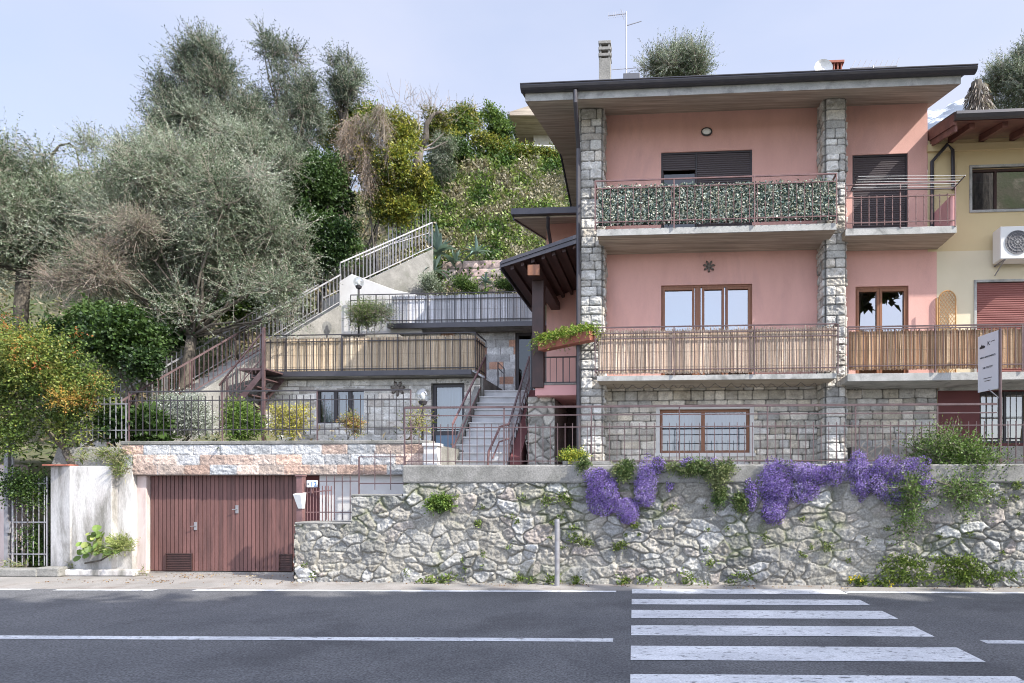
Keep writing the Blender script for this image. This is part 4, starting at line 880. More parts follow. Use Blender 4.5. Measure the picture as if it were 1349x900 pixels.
# fern planter hung on the corner of the balcony
pA, pB = Vector(H.at(781, 449, 12.72)), Vector(H.at(713, 463, 13.5)); d = (pB-pA).normalized(); nn = Vector((-d.y, d.x, 0)).normalized()
fp = thing('planter_box', tuple(pA), 'long terracotta-coloured planter full of bright green ferns hung beside the corner pillar', 'planter')
b = MB(); w_ = .12; up = Vector((0, 0, 1)); q = [pA+nn*w_*.8, pB+nn*w_*.8, pB-nn*w_*.8, pA-nn*w_*.8]; b.hexa([p for p in q]+[p+up*.19+(nn*.03 if i in (0, 1) else -nn*.03) for i, p in enumerate(q)]); b.build('box', M['terracotta'], fp, .008)
def fern(n, centers, r, L, pal, nl=16, hang=.3):
    i = RS.randint(0, len(centers), n); P0 = np.array(centers)[i]+RS.normal(size=(n, 3))*r; D = unit(np.stack([RS.normal(size=n), RS.normal(size=n), np.abs(RS.normal(size=n))*.8+.25], -1)); out = []; cols = []; dd = []
    for k in range(nl):
        t = k/nl*L*(.7+.6*hsh(np.arange(n)*1.7, 1))[:, None]; p = P0+D*t+np.array([0, 0, -1])*hang*(t/L)**2*L*2.0; out.append(p); dd.append(unit(D+np.array([0, 0, -hang*2*k/nl])+RS.normal(size=(n, 3))*.8))
    c = palcols(n*nl, pal, .3); return leafset(np.concatenate(out), np.concatenate(dd), .05, .018, c)
cs = [tuple(pA+(pB-pA)*t+up*.19) for t in np.linspace(.03, .97, 14)]
V, Fc, cc = fern(620, cs, .05, .30, [(.10, .20, .02), (.18, .28, .03), (.26, .33, .05), (.30, .30, .08)]); npmesh('ferns', V, Fc, M['leaf'], fp, cc)

# ================================================================ annex with terrace
va = 16.3; az = H.z(500, 493, va); a0, a1 = H.u(344, va), H.u(626, va)
an = thing('stone_annex', P((a0+a1)/2, va, 2.5), 'low flat-roofed annex faced in pale stone blocks with a terrace on top', 'building')
wd = (H.u(417, va), H.u(480, va), H.z(450, 558, va), H.z(450, 513, va)); dr = (H.u(569, va), H.u(612, va), 2.35, H.z(590, 505, va))
b = wallsheet(MB(), H, va+.03, H.u(250, va), H.u(636, va), 2.1, az-.12, [wd, dr]); b.box(H, H.u(250, va), H.u(636, va), 20, 20.1, 2.1, az-.12); b.box(H, H.u(636, va)-.1, H.u(636, va), va+.04, 20, 2.1, az-.12); b.build('wall', M['concrete'], an)
AN = [(.47, .455, .42), (.52, .505, .47), (.42, .40, .36), (.50, .46, .41), (.56, .54, .50)]
r_ = (az-.13-2.2)/13; rows = [r_]*13; cf = coursed(rows, .35, .75, H.u(250, va), H.u(633, va), 15, .008, False)
masonry('stone_facing', face(H, va), H.u(250, va), H.u(633, va), 2.2, az-.13, .022, lambda x, z: cf(x, z, 2.2), .022, .025, AN, M['dressed'], an, (.27, .25, .22), .02, seed=60, holes=[wd, dr])
b = MB(); a, c, e, f = wd; frame_bars(b, H, va-.02, a-.05, c+.05, e-.05, f+.08, .055, (), .12); b.build('window_surround', M['white'], an, .004)
window(an, H, va, wd, .05, [H.u(440, va), H.u(459, va)], M['blackmetal'], M['clear'], [(a+.03, H.u(436, va)), (H.u(442, va), H.u(454, va)), (H.u(462, va), c)], .10)
a, c, e, f = dr; dw = window(an, H, va, dr, .09, [], M['blackmetal'], M['clear'], [(a+.05, c-.05)], name='glazed_door')
MB().box(H, a+.09, c-.09, va+.06, va+.10, e+.09, e+.75).build('door_panel', mat('blue_grey_panel', (.13, .20, .27), .5), dw); MB().box(H, a+.09, c-.09, va+.055, va+.13, e+.751, e+.86).build('mid_rail', M['blackmetal'], dw)
b = MB(); b.box(H, a-.08, c+.12, va-.02, va+.02, f+.002, f+.09); b.build('door_lintel', M['concrete'], an)
b = MB(); b.box(H, a0-.05, a1, va-.32, 20.1, az-.12, az); b.build('terrace_slab', M['concrete'], an, .008)
MB().box(H, a0-.05, a1+.01, va-.36, va-.321, az-.10, az+.03).build('slab_edge', M['darkmetal'], an)
vt = va-.25; A, B = P(H.u(347, vt), vt, az), P(H.u(626, vt), vt, az); zr_ = H.z(500, 440, vt)-az
art = thing('terrace_railing', A, 'dark iron railing around the annex terrace, lined with yellow reed mat', 'railing')
railing(art, A, B, [zr_, zr_-.17, .10], [0, .11, .375, .64, .93, 1], (.19, .02, zr_-.1), pr=.009, rr=.014, tr=.018, m=M['blackmetal'])
B2 = P(H.u(626, vt), vt+1.0, az); railing(art, B, B2, [zr_, zr_-.17, .10], [1], (.19, .02, zr_-.1), pr=.009, rr=.014, tr=.018, m=M['blackmetal'])
YR = [(.52, .40, .27), (.56, .45, .32), (.47, .36, .24), (.58, .49, .37), (.50, .41, .30)]
reeds('reed_screen', P(H.u(349, vt), vt+.03, 0), P(H.u(625, vt), vt+.03, 0), az+.03, az+zr_-.06, YR, 'straw-yellow reed mat behind the annex terrace railing', ragged=.012, w=.016)
reeds('reed_screen', P(H.u(626, vt)-.02, vt+.04, 0), P(H.u(626, vt)-.02, vt+.98, 0), az+.03, az+zr_-.06, YR, 'short end piece of straw-yellow reed mat at the right end of the annex terrace', ragged=.012, w=.016)
star(H.at(524, 512, va-.04), .20, H, 'sun-shaped metal ornament on the annex stone facing between window and glazed door')
# metal stair up to the terrace
ms_ = thing('metal_stairs', P(H.u(262, 15.6), 15.6, 2.55), 'purple-brown iron stairs climbing from the yard to the annex terrace', 'stairs')
v0, v1 = 15.25, 16.1; sx0, sx1 = H.u(248, v0), H.u(347, v0); sz0, sz1 = 2.5, az
for v in (v0, v1): MB().prism(H, [(sx0, sz0), (sx0+.22, sz0), (sx1, sz1-.18), (sx1, sz1+.02)], v, v+.02, 'v').build('stringer', M['brownmetal'], ms_)
b = MB(); n = 11
for i in range(1, n+1): x = sx0+(sx1-sx0)*i/n; z = sz0+(sz1-sz0)*i/n; b.box(H, x-.16, x+.08, v0+.022, v1-.002, z-.05, z-.015)
b.build('treads', M['brownmetal'], ms_)
for v in (v0, v1):
    A, B = P(sx0+.05, v+.01, sz0), P(sx1, v+.01, sz1); railing(ms_, A, B, [.92, .30], [0, .5, 1], (.15, .1, .9), pr=.008, rr=.012, tr=.022, m=M['brownmetal'])
b = MB(); b.box(H, sx1-.02, a0+.1, v0, va-.3, az-.06, az-.005); b.build('landing', M['brownmetal'], ms_)
MB().box(H, sx1-.03, sx1+.03, v0-.02, v0+.04, az-2.0, az+1.0).build('post', M['brownmetal'], ms_)

# ================================================================ entry stairs
X0, X1 = -3.66, -2.48; n = 11; st_ = thing('entry_stairs', ((X0+X1)/2, 14., 2.2), 'wide straight flight of pale stone steps between the annex and the porch', 'stairs')
YB, YT = 13.9, 17.0; ZB, ZT = 2.12, 4.28; b = MB(); t2 = MB(); W0 = Frame(0)
for i in range(n):
    y = YB+(YT-YB)*i/n; z = ZB+(ZT-ZB)*(i+1)/n; xx = X0-.12*max(0, 3-i)
    t2.box(W0, xx, X1, y-.02, y+(YT-YB)/n+.01, z-.035, z); b.box(W0, xx+.01, X1, y+.01, YT+.3, z-(ZT-ZB)/n+.001, z-.036)
b.build('risers', mat('riser_stone', (.50, .50, .50), .85, (.40, .40, .405), 3, .002, 60), st_); t2.build('treads', M['marble'], st_, .006)
b = MB(); b.box(W0, -4.6, X1+.4, YT+.301, 18.2, 3.2, ZT-.01); b.build('landing', M['concrete'], st_)
b = MB(); b.prism(W0, [(YB+.5, 2.1), (YT+.2, 2.1), (YT+.2, ZT+.25), (YT-.3, ZT+.2), (YB+.5, ZB+.5)], X0-.14, X0-.01); b.build('side_wall', M['concrete'], st_)
hr = thing('stair_handrail', (X0, YB, ZB), 'rose-brown iron handrail on the left of the pale stone entry steps', 'handrail')
railing(hr, (X0-.05, YB+.15, ZB+.05), (X0+.02, YT+.1, ZT), [.95, .40], [0, .5, 1], None, rr=.016, tr=.026, m=M['pinkmetal'])
hr2 = thing('stair_handrail', (X1, YB, ZB), 'rose-brown iron handrail right of the pale stone entry steps, curling down at its foot', 'handrail')
railing(hr2, (X1+.02, YB+.1, ZB+.05), (X1+.04, YT, ZT), [.95, .40], [0, .5, 1], (.18, .1, .93), pr=.008, rr=.016, tr=.026, m=M['brownmetal'], mrail=M['brownmetal'])
b = MB(); b.tube([(X1+.02, YB+.1, 3.12), (X1-.15, YB-.02, 3.05), (X1-.38, YB-.12, 2.5), (X1-.40, YB-.12, 2.12)], .026, 6); b.tube([(X1+.02, YB+.1, 2.8), (X1-.17, YB-.02, 2.72), (X1-.3, YB-.1, 2.35)], .018, 6); b.build('handrail', M['pinkmetal'], hr2)
b = MB(); b.prism(W0, [(YB-.0, 2.1), (YT, 2.1), (YT, ZT+.05), (YB-.0, ZB+.25)], X1+.06, X1+.28); b.build('side_wall', M['maroon'], st_)

# ================================================================ block-built rear house part and upper terrace
vb = 18.6; rz = H.z(640, 433, vb); r0, r1 = H.u(532, vb), H.u(766, vb)
rb = thing('block_building', P(H.u(650, vb), vb, 4.2), 'rear building of pale grey blocks with a few salmon ones, under the upper terrace', 'building')
dh = (H.u(679, vb), H.u(702, vb), 4.0, H.z(690, 438, vb)); b = wallsheet(MB(), H, vb+.01, r0, r1, 3.6, rz-.1, [dh]); b.box(H, r0, r1, 21.2, 21.3, 3.6, rz-.12); b.build('wall', M['concrete'], rb)
BL = [(.50, .50, .49)]*6+[(.56, .555, .54)]*5+[(.44, .44, .43)]*3+[(.50, .29, .20)]*2; hb = (rz-.12-3.7)/12; rows = [hb]*12; cf = coursed(rows, .38, .44, r0, H.u(716, vb), 8, .002, False)
masonry('block_facing', face(H, vb), r0, H.u(716, vb), 3.7, rz-.12, .022, lambda x, z: cf(x, z, 3.7), .006, .014, BL, M['block'], rb, (.38, .37, .35), .010, tilt=0, seed=81, holes=[dh])
dw = window(rb, H, vb, dh, .08, [], M['blackmetal'], M['dimglass'], None, name='door')
b = MB(); b.box(H, r0-.2, r1, vb-.65, 21.5, rz-.1, rz); b.build('terrace_slab', M['concrete'], rb); MB().box(H, r0-.2, r1, vb-.70, vb-.651, rz-.12, rz+.02).build('slab_edge', M['darkmetal'], rb)
vt = vb-.6; ur = thing('terrace_railing', P(H.u(462, vt), vt, rz), 'thin dark railing of the upper terrace in front of the weathered grey cane screen', 'railing')
zt1 = H.z(600, 386, vt)-rz; A, B = P(H.u(462, vt), vt, rz), P(H.u(712, vt), vt, rz); railing(ur, A, B, [zt1, zt1-.16, .12], [0, .135, .41, .69, 1], (.19, .03, zt1-.02), pr=.009, rr=.013, tr=.017, m=M['blackmetal'])
reeds('reed_screen', P(H.u(515, vt), vt+.04, 0), P(H.u(712, vt), vt+.04, 0), rz+.02, rz+zt1-.04, [(.50, .50, .52), (.42, .42, .44), (.58, .58, .60), (.46, .44, .44)], 'weathered silver-grey cane screen on the upper terrace', ragged=.01, w=.03)
b = MB(); vy = 18.12; pp = [(447, 440), (447, 371), (463, 361), (520, 382), (548, 388), (556, 440)]; b.prism(H, [(H.u(x, vy), H.z(x, y, vy)) for x, y in pp], vy, vy+.08, 'v'); tag(b.build('white_garden_wall', M['white'], None, .01, org=H.at(500, 432, vy)), 'bright whitewashed wall with sloping top behind the globe lamp', 'wall')
# small rails near the rear door
A = P(H.u(656, 17.4), 17.4, 4.35); B = P(H.u(670, 17.3), 16.8, 4.2); t = thing('stair_handrail', A, 'small black iron guard rail near the dark rear door above the steps', 'handrail')
b = MB(); b.tube([A, (A[0], A[1], A[2]+.85), (B[0], B[1], B[2]+.72), B], .018, 4); b.build('handrail', M['blackmetal'], t); MB().tube([(A[0], A[1], A[2]+.70), (B[0], B[1], B[2]+.57)], .012, 4).build('rail', M['blackmetal'], t)
# masonry retaining wall of the bank
PK = [(.42, .31, .28), (.48, .37, .33), (.36, .28, .25), (.50, .42, .38)]; vk = 21.9; k0, k1 = H.u(583, vk), H.u(770, vk); kz0, kz1 = 6.0, H.z(640, 343, vk)
rt_ = thing('terrace_wall', P((k0+k1)/2, vk, 6), 'pinkish block retaining wall at the foot of the ivy bank', 'wall'); rows = [(kz1-kz0)/13]*13; cf = coursed(rows, .4, .6, k0, k1, 18, .006, False)
masonry('masonry', face(H, vk), k0, k1, kz0, kz1, .04, lambda x, z: cf(x, z, kz0), .02, .04, PK, M['block'], rt_, (.24, .2, .18), .02, seed=90)
MB().box(H, k0, k1, vk+.02, vk+.5, kz0, kz1).build('wall_core', M['concrete'], rt_)
# white house far up behind
wh = thing('hill_house', W(715, 190, 32), 'distant white house with brown eaves on the hill behind the porch roof', 'house'); q = lambda px, py, Y: W(px, py, Y)
b = MB(); b.hexa([q(703, 215, 31.5), q(800, 215, 31.5), q(800, 215, 36), q(711, 215, 36), q(703, 128, 31.5), q(800, 118, 31.5), q(800, 118, 36), q(711, 118, 36)]); b.build('wall', M['white'], wh)
a_, c_ = q(671, 152, 29.8), q(800, 105, 29.8); b = MB(); b.hexa([a_, (c_[0], c_[1], a_[2]), (c_[0], 38, a_[2]), (a_[0]+.2, 38, a_[2]), (a_[0]+.0, a_[1], a_[2]+.16), (c_[0], c_[1], a_[2]+1.6), (c_[0], 38, a_[2]+1.6), (a_[0]+.2, 38, a_[2]+.2)]); b.build('roof', M['soffit'], wh)
b = MB(); b.tube([(a_[0]-.05, a_[1]-.05, a_[2]+.1), (a_[0]+.1, 38, a_[2]+.1)], .09, 6); b.build('gutter', M['greymetal'], wh)
A = W(668, 196, 28.); t = thing('hill_fence', A, 'low white fence on the edge of the ivy bank below the distant white house', 'fence'); railing(t, (A[0], 28, A[2]-.35), (A[0]+3, 28.5, A[2]-.2), [.55, .2], [0, .2, .4, .6, .8, 1], (.12, .05, .5), m=M['plastic'])

# ================================================================ long hillside stairs
hs = thing('hillside_stairs', W(170, 560, 14.6), 'long narrow concrete staircase climbing diagonally up the hillside', 'stairs')
fl_ = [((-11.3, 14.0, 2.45), (-9.63, 17.0, 5.2)), ((-9.63, 17.0, 5.2), (-8.3, 18.8, 7.0)), ((-8.3, 18.8, 7.35), (-6.25, 21.0, 9.45))]
cw_ = 1.15; hw = MB(); hb_ = MB()
for (A, B) in fl_:
    A, B = Vector(A), Vector(B); d = Vector((B.x-A.x, B.y-A.y, 0)); L = d.length; d.normalize(); nl = Vector((-d.y, d.x, 0)); n = int((B.z-A.z)/.18)
    low = Vector((0, 0, -3.2))
    # side wall facing the camera, a thick slab with a sloping top
    for (o0, o1) in ((-.14, 0), (cw_, cw_+.12)):
        hw.hexa([A+nl*o0+low, B+nl*o0+low, B+nl*o1+low, A+nl*o1+low, A+nl*o0+Vector((0, 0, .12)), B+nl*o0+Vector((0, 0, .12)), B+nl*o1+Vector((0, 0, .12)), A+nl*o1+Vector((0, 0, .12))])
    for i in range(n):
        p = A+d*L*i/n; q_ = A+d*L*(i+1)/n; z = A.z+(B.z-A.z)*(i+1)/n-.05; v8 = [p, q_, q_+nl*cw_, p+nl*cw_]; hb_.hexa([Vector((w.x, w.y, z-.5)) for w in v8]+[Vector((w.x, w.y, z)) for w in v8])
hw.build('side_wall', M['concrete'], hs, .01); hb_.build('steps', M['marble'], hs)
r1_ = thing('stair_railing', fl_[0][0], 'galvanised picket railing on the near side of the long hillside stairs', 'railing'); r2_ = thing('stair_railing', tuple(Vector(fl_[0][0])+Vector((-.9, .5, 0))), 'galvanised picket railing on the far side of the long hillside stairs', 'railing')
for k, (A, B) in enumerate(fl_):
    A, B = Vector(A), Vector(B); d = (B-A); dd = Vector((d.x, d.y, 0)).normalized(); nl = Vector((-dd.y, dd.x, 0)); mt = M['brownmetal'] if k == 0 else M['greymetal']
    railing(r1_, tuple(A-nl*.06+Vector((0, 0, .1))), tuple(B-nl*.06+Vector((0, 0, .1))), [.90, .12], [0, .5, 1], (.14, .12, .88), pr=.010, rr=.016, tr=.028, m=mt, mrail=mt)
    railing(r2_, tuple(A+nl*(cw_+.05)+Vector((0, 0, .1))), tuple(B+nl*(cw_+.05)+Vector((0, 0, .1))), [.85, .12], [0, .5, 1], (.14, .12, 1.05), pr=.011, rr=.016, tr=.026, m=M['greymetal'], mrail=M['greymetal'])
# tall palisade at the top
A, B = W(512, 335, 21.2), W(566, 318, 22.2); t = thing('picket_fence', A, 'tall grey pointed picket fence at the top of the hillside stairs', 'fence'); railing(t, A, B, [1.5, .3], [0, 1], (.14, 0, 2.0), pr=.016, rr=.018, tr=.018, m=M['greymetal'])
# globe lamps
def globe(name, px, py, Y, zf_, r, label):
    c = W(px, py, Y); t = thing(name, (c[0], c[1], zf_), label, 'lamp', 'globe garden lamps'); MB().tube([(c[0], c[1], zf_), (c[0], c[1], c[2]-r)], .028, 8).build('pole', M['blackmetal'], t); MB().ball(c, r, 28, 16).build('globe', M['globe'], t, smooth=True)
    MB().tube([(c[0], c[1], c[2]-r-.03), (c[0], c[1], c[2]-r+.03), (c[0], c[1], c[2]-r*.6)], [.07, .09, .05], 12).build('socket', M['blackmetal'], t); MB().ball((c[0], c[1], c[2]-.02), .05, 12, 8, sc=(1, 1, 1.6)).build('bulb', M['plastic'], t, smooth=True)
globe('globe_lamp', 557, 521, 13.0, 2.5, .155, 'clear glass globe lamp on a black pole above the white gate pillar')
globe('globe_lamp', 472.5, 372, 17.8, 4.6, .14, 'frosted globe lamp on a grey pole in front of the whitewashed wall')
# ================================================================ plants
def plant(name, loc, label, cat, group=None): return thing(name, loc, label, cat, group)
def foliage(parent, part, data, m=None): V, Fc, cc = data; return npmesh(part, V, Fc, m or M['leaf'], parent, cc)
def limbs(parent, base, targets, r0, seed=0, name='trunk', m=None, wob=.25, fork=.35):
    rnd = random.Random(seed); b = MB(); base = Vector(base); targets = [Vector(t) for t in targets]; cen = sum(targets, Vector())/len(targets); top = base+(cen-base)*fork+Vector((rnd.uniform(-.1, .1), 0, 0))
    pts = [base+(top-base)*t+Vector((rnd.uniform(-wob, wob)*.25*(0 < t < 1), rnd.uniform(-wob, wob)*.2, 0)) for t in (0, .25, .5, .75, 1)]; b.tube(pts, [r0*1.35, r0*1.0, r0*.9, r0*.85, r0*.8], 9)
    for t in targets:
        L = (t-top).length; ps = [top]; n = 4
        for i in range(1, n+1): ps.append(top+(t-top)*i/n+Vector((rnd.gauss(0, 1), rnd.gauss(0, 1), rnd.gauss(0, .6)))*wob*.18*L*(i < n))
        b.tube(ps, [r0*.30*(1-.8*i/n) for i in range(n+1)], 6)
        for q in range(3):
            s_ = ps[rnd.randint(1, n)]; e_ = s_+Vector((rnd.gauss(0, 1), rnd.gauss(0, 1), rnd.gauss(.4, .8)))*min(L, 1.6)*.11; b.tube([s_, (s_+e_)/2+Vector((rnd.gauss(0, .05), 0, rnd.gauss(0, .05))), e_], [r0*.16, r0*.1, r0*.04], 5)
    return b.build(name, m or M['bark'], parent, smooth=True)
def EL(px, py, Y, rx, ry, rz=None):     # ellipsoid seen at (px, py) with pixel radii rx, ry at depth Y
    k = Y/F; return W(px, py, Y), (rx*k, (rz or rx)*k, ry*k)
def olive(base, ells, label, seed, n, pal=OLIVE, r0=.16, tl=.6, lL=.060, lW=.016, nl=19, up=.25, hang=0., fork=.7, tw=.6, cat='tree', group='olive trees on the hillside', name='olive_tree'):
    t = plant(name, base, label, cat, group); bl = []; tg = []
    for (c, r, k) in ells:
        L = lumps(c, r, int(k*2.8), .95, .20); bl.append(L); tg += [tuple(L[i, :3]) for i in range(min(3, k))]
    bl = np.concatenate(bl); limbs(t, base, tg, r0, seed, fork=fork)
    d, pe = sprays(bl, int(n*1.05), tl, nl+2, lL*1.12, lW*1.1, pal, up, .6, hang, .42); foliage(t, 'crown', d); twigmesh('twigs', pe, .006, t, M['twig'], tw); return t
e = lambda px, py, Y, rx, ry, k=8, rz=None: (*EL(px, py, Y, rx, ry, rz), k)
gz = lambda x, y: float(terr(np.array([x]), np.array([y]))[0])
def base(px, Y, dz=-.1): x = (px-CX)*Y/F; return (x, Y, gz(x, Y)+dz)
olive(base(238, 16.3), [e(205, 285, 16.5, 78, 60, 11, 70), e(310, 285, 16.7, 72, 68, 11, 60), e(150, 335, 16., 60, 48, 7, 50), e(245, 225, 16.8, 70, 40, 7, 55), e(345, 375, 16.4, 50, 45, 6, 40), e(275, 355, 16.9, 60, 35, 5, 40), e(185, 380, 16.6, 50, 24, 3, 35), e(235, 405, 16., 45, 28, 4, 20), e(395, 330, 17., 26, 44, 4, 20), e(370, 415, 16.2, 30, 24, 3, 20)], 'big spreading olive tree with grey bark and silvery leaves in front of the hillside stairs', 1, 9500, r0=.15, tl=.62, fork=.5)
olive(base(20, 16.), [e(20, 210, 16., 45, 38, 7, 40), e(25, 265, 16., 85, 65, 13), e(70, 325, 16.3, 60, 60, 8), e(-30, 320, 15.6, 60, 70, 8), e(115, 262, 17.5, 50, 38, 6)], 'silvery olive tree reaching in from the left edge behind the orange-berried bush', 2, 7000, r0=.18, tl=.5)
olive(base(262, 21.5), [e(262, 85, 21.5, 40, 26, 6, 30), e(232, 125, 21.7, 28, 34, 5, 30), e(290, 118, 21.4, 34, 34, 5, 30), e(318, 155, 21.6, 24, 38, 5, 30), e(255, 165, 21.5, 44, 30, 6, 35), e(208, 185, 21.5, 26, 30, 4, 30), e(290, 190, 21.3, 40, 28, 5, 30)], 'tall dark grey-green olive tree rising highest above the big spreading olive', 3, 5200, DARKOL, r0=.26, tl=.6, lL=.075, up=.75, fork=.55)
olive(base(395, 22.5), [e(352, 58, 22.5, 18, 16, 3, 18), e(376, 78, 22.5, 22, 26, 4, 22), e(398, 118, 22.4, 20, 32, 4, 22), e(372, 130, 22.6, 14, 24, 3, 18), e(402, 170, 22.5, 26, 34, 5, 28), e(350, 165, 22.5, 20, 40, 4, 25), e(375, 200, 22.3, 36, 30, 5, 30)], 'slender leaning olive tree with drooping open crown left of the ivy-covered trunks', 4, 3300, DARKOL, r0=.18, tl=.55, lL=.075, up=.45, fork=.5)
olive(base(445, 24.), [e(444, 100, 24, 12, 24, 3, 14), e(464, 104, 24, 14, 24, 3, 14), e(455, 128, 24, 20, 16, 3, 18)], 'small upright olive crown on a bare stem above the ivy-covered trunks', 5, 900, DARKOL, r0=.14, tl=.5, lL=.075, up=.8, fork=.75)
olive((1.4, 24, 10), [e(893, 95, 24, 45, 24, 8, 40)], 'round olive crown showing over the roof ridge behind the aerial', 6, 2200, OLIVE, r0=.15, tl=.6, up=.8)
olive((15.5, 24, 4), [e(1345, 118, 24, 40, 42, 9, 40), e(1375, 90, 24, 40, 40, 6, 40)], 'dense dark olive crown above the yellow house at the right edge', 7, 4500, OLIVE+[(.2, .26, .24)], r0=.2, tl=.5, up=.4)
olive(base(330, 19.5), [e(330, 210, 20, 50, 45, 7, 40), e(205, 215, 20, 45, 35, 6, 40), e(150, 225, 21, 45, 38, 5, 40), e(365, 240, 19.5, 40, 50, 6, 40)], 'pale airy olive thicket between the tall olives and the big spreading olive', 8, 5200, OLIVE, r0=.1, tl=.55, up=.5)
# shaggy stump above the yellow roof
c = W(1290, 150, 22); t = plant('dead_palm_trunk', (c[0], c[1], 5), 'shaggy grey-brown palm stump standing above the yellow house roof', 'tree'); MB().tube([(c[0], c[1], 4), (c[0], c[1], c[2]-.3), (c[0]-.1, c[1], W(1288, 108, 22)[2])], [.45, .42, .16], 12).build('trunk', M['bark'], t)
n = 900; zz = RS.uniform(c[2]-1.4, W(1288, 110, 22)[2], n); a = RS.rand(n)*6.28; rr = np.interp(zz, [c[2]-.3, W(1288, 108, 22)[2]], [.46, .17]); Pp = np.stack([c[0]+rr*np.cos(a)-.05, c[1]+rr*np.sin(a), zz], -1); D = unit(np.stack([np.cos(a)*.5, np.sin(a)*.5, -1+RS.normal(size=n)*.3], -1)); foliage(t, 'dead_leaves', leafset(Pp, D, .35, .05, palcols(n, [(.16, .12, .09), (.26, .22, .18), (.34, .31, .27), (.08, .06, .05)], .3)))

# ivy-covered trunks and yellow climber
def bush(name, ells, label, n, pal, lL=.05, lW=.03, tl=.22, nl=7, up=.15, cat='shrub', group=None, base_=None, trunk=None, hang=0, rnd=.6, size=.42, tw=0., twr=.005, trgt=4, m=None, jit=.3):
    bl = np.concatenate([lumps(c, r, k, .72, size) for (c, r, k) in ells]); c0 = ells[0][0]; bs = base_ or (c0[0], c0[1], c0[2]-ells[0][1][2]); t = plant(name, bs, label, cat, group)
    d, pe = sprays(bl, n, tl, nl, lL, lW, pal, up, rnd, hang, jit=jit); foliage(t, 'foliage', d, m)
    if trunk: limbs(t, bs, [tuple(bl[i, :3]) for i in range(min(trgt, len(bl)))], trunk, n, 'stems')
    if tw: twigmesh('twigs', pe, twr, t, M['twig'], tw)
    return t
bush('ivy_thicket', [e(425, 250, 20.5, 50, 75, 14, 35), e(440, 330, 19.8, 45, 45, 8, 30), e(400, 310, 19.5, 30, 50, 6, 25)], 'dark green ivy mass wrapping old trunks left of the yellow climber', 6500, IVY, .075, .06, base_=base(425, 20.5), trunk=.22)
bush('yellow_climber', [e(478, 205, 21, 17, 58, 7, 18), e(500, 245, 20.9, 22, 55, 8, 20), e(528, 215, 21, 20, 52, 7, 20), e(556, 238, 21.4, 24, 38, 6, 20), e(520, 272, 21, 28, 26, 5, 20), e(540, 180, 21.5, 24, 24, 4, 20)], 'yellow-green ivy climber hanging over the top of the hillside stairs', 5200, YELLOWG, .07, .055, hang=.2, base_=base(510, 21.5), trunk=.14)
bush('dry_vine', [e(452, 185, 20.7, 12, 45, 5, 12), e(474, 165, 20.7, 14, 42, 5, 12), e(500, 158, 20.7, 14, 30, 4, 12), e(486, 215, 20.6, 7, 45, 3, 8), e(512, 190, 20.6, 6, 35, 3, 8)], 'tangle of pinkish-brown dry vine draped over the ivy-covered trunks', 2600, [(.30, .21, .15), (.38, .28, .20), (.22, .16, .10), (.16, .18, .06)], .05, .02, tl=.4, hang=1.4, tw=.7, base_=base(470, 20.8), trunk=.08)
bush('background_shrub', [e(620, 160, 27, 40, 26, 8, 30), e(640, 150, 27.5, 18, 16, 3, 20), e(640, 195, 26.5, 50, 18, 7, 20), e(585, 175, 26, 28, 24, 5, 20)], 'bushy yellow-green shrub on the skyline left of the distant white house', 4200, YELLOWG+FRESH, .075, .05, base_=base(620, 27), trunk=.09)
bush('background_shrub', [e(585, 205, 24.5, 28, 32, 7, 20)], 'grey-green drooping shrub between the yellow climber and the ivy bank', 1700, OLIVE, .07, .02, hang=.6, tw=.4, base_=base(585, 24.6), trunk=.06)
bush('background_shrub', [e(658, 185, 29, 22, 28, 5, 18)], 'slim pale green shrub just left of the distant white house', 900, OLIVE+FRESH, .07, .02, base_=base(658, 29), trunk=.06)
bush('background_shrub', [e(525, 172, 24, 40, 30, 8, 22), e(575, 165, 25.5, 34, 24, 6, 22)], 'olive-brown shrub behind the pollarded tree on the skyline', 2600, YELLOWG+[(.14, .12, .05)], .07, .04, base_=base(525, 24), trunk=.06)
bush('background_shrub', [e(470, 150, 25, 36, 22, 7, 20), e(440, 170, 25, 30, 30, 6, 20)], 'leafy green growth behind the pinkish-brown dry vine', 2400, FRESH+YELLOWG[:3], .08, .05, base_=base(455, 25), trunk=.07)
bush('background_shrub', [e(600, 195, 25.6, 30, 22, 6, 20), e(655, 175, 28, 26, 26, 6, 20)], 'dark green rounded shrub along the top left of the ivy bank', 2200, IVY+FRESH, .08, .05, base_=base(610, 26), trunk=.07)
bush('background_shrub', [e(95, 240, 27, 34, 24, 6, 30), e(150, 250, 26, 30, 24, 5, 30), e(60, 235, 28, 26, 26, 4, 30)], 'yellowish hedge-like growth under the arching branch on the left skyline', 3000, YELLOWG+OLIVE[:3], .08, .04, base_=base(100, 27), trunk=.07)
# pollarded tree
t = plant('pollarded_tree', base(548, 22.5), 'bare pollarded tree with dark forked trunk and thin pale shoots', 'tree'); b = MB(); q = lambda x, y: W(x, y, 22.5)
b.tube([q(546, 240), q(550, 215), q(553, 195)], [.16, .15, .15], 8); b.tube([q(553, 197), q(562, 180), q(562, 163), q(572, 150), q(582, 147)], [.13, .10, .09, .06, .04], 7); b.build('trunk', M['bark'], t, smooth=True)
b = MB()
for (x, y) in ((526, 176), (538, 158), (545, 160), (551, 150), (585, 175), (590, 186), (560, 160), (530, 190), (515, 168)): b.tube([q(550, 200), W((550+x)/2+2, (198+y)/2+3, 22.6), q(x, y)], [.035, .025, .012], 5)
b.build('shoots', M['twig'], t)
b = np.array([[*q(572, 145), 1.6, 1, .35], [*q(530, 143), 1.3, 1, .3]]); d, pe = sprays(b, 160, .45, 6, .04, .012, DARKOL, .6); foliage(t, 'leaves', d); twigmesh('twigs', pe, .008, t, M['twig'])
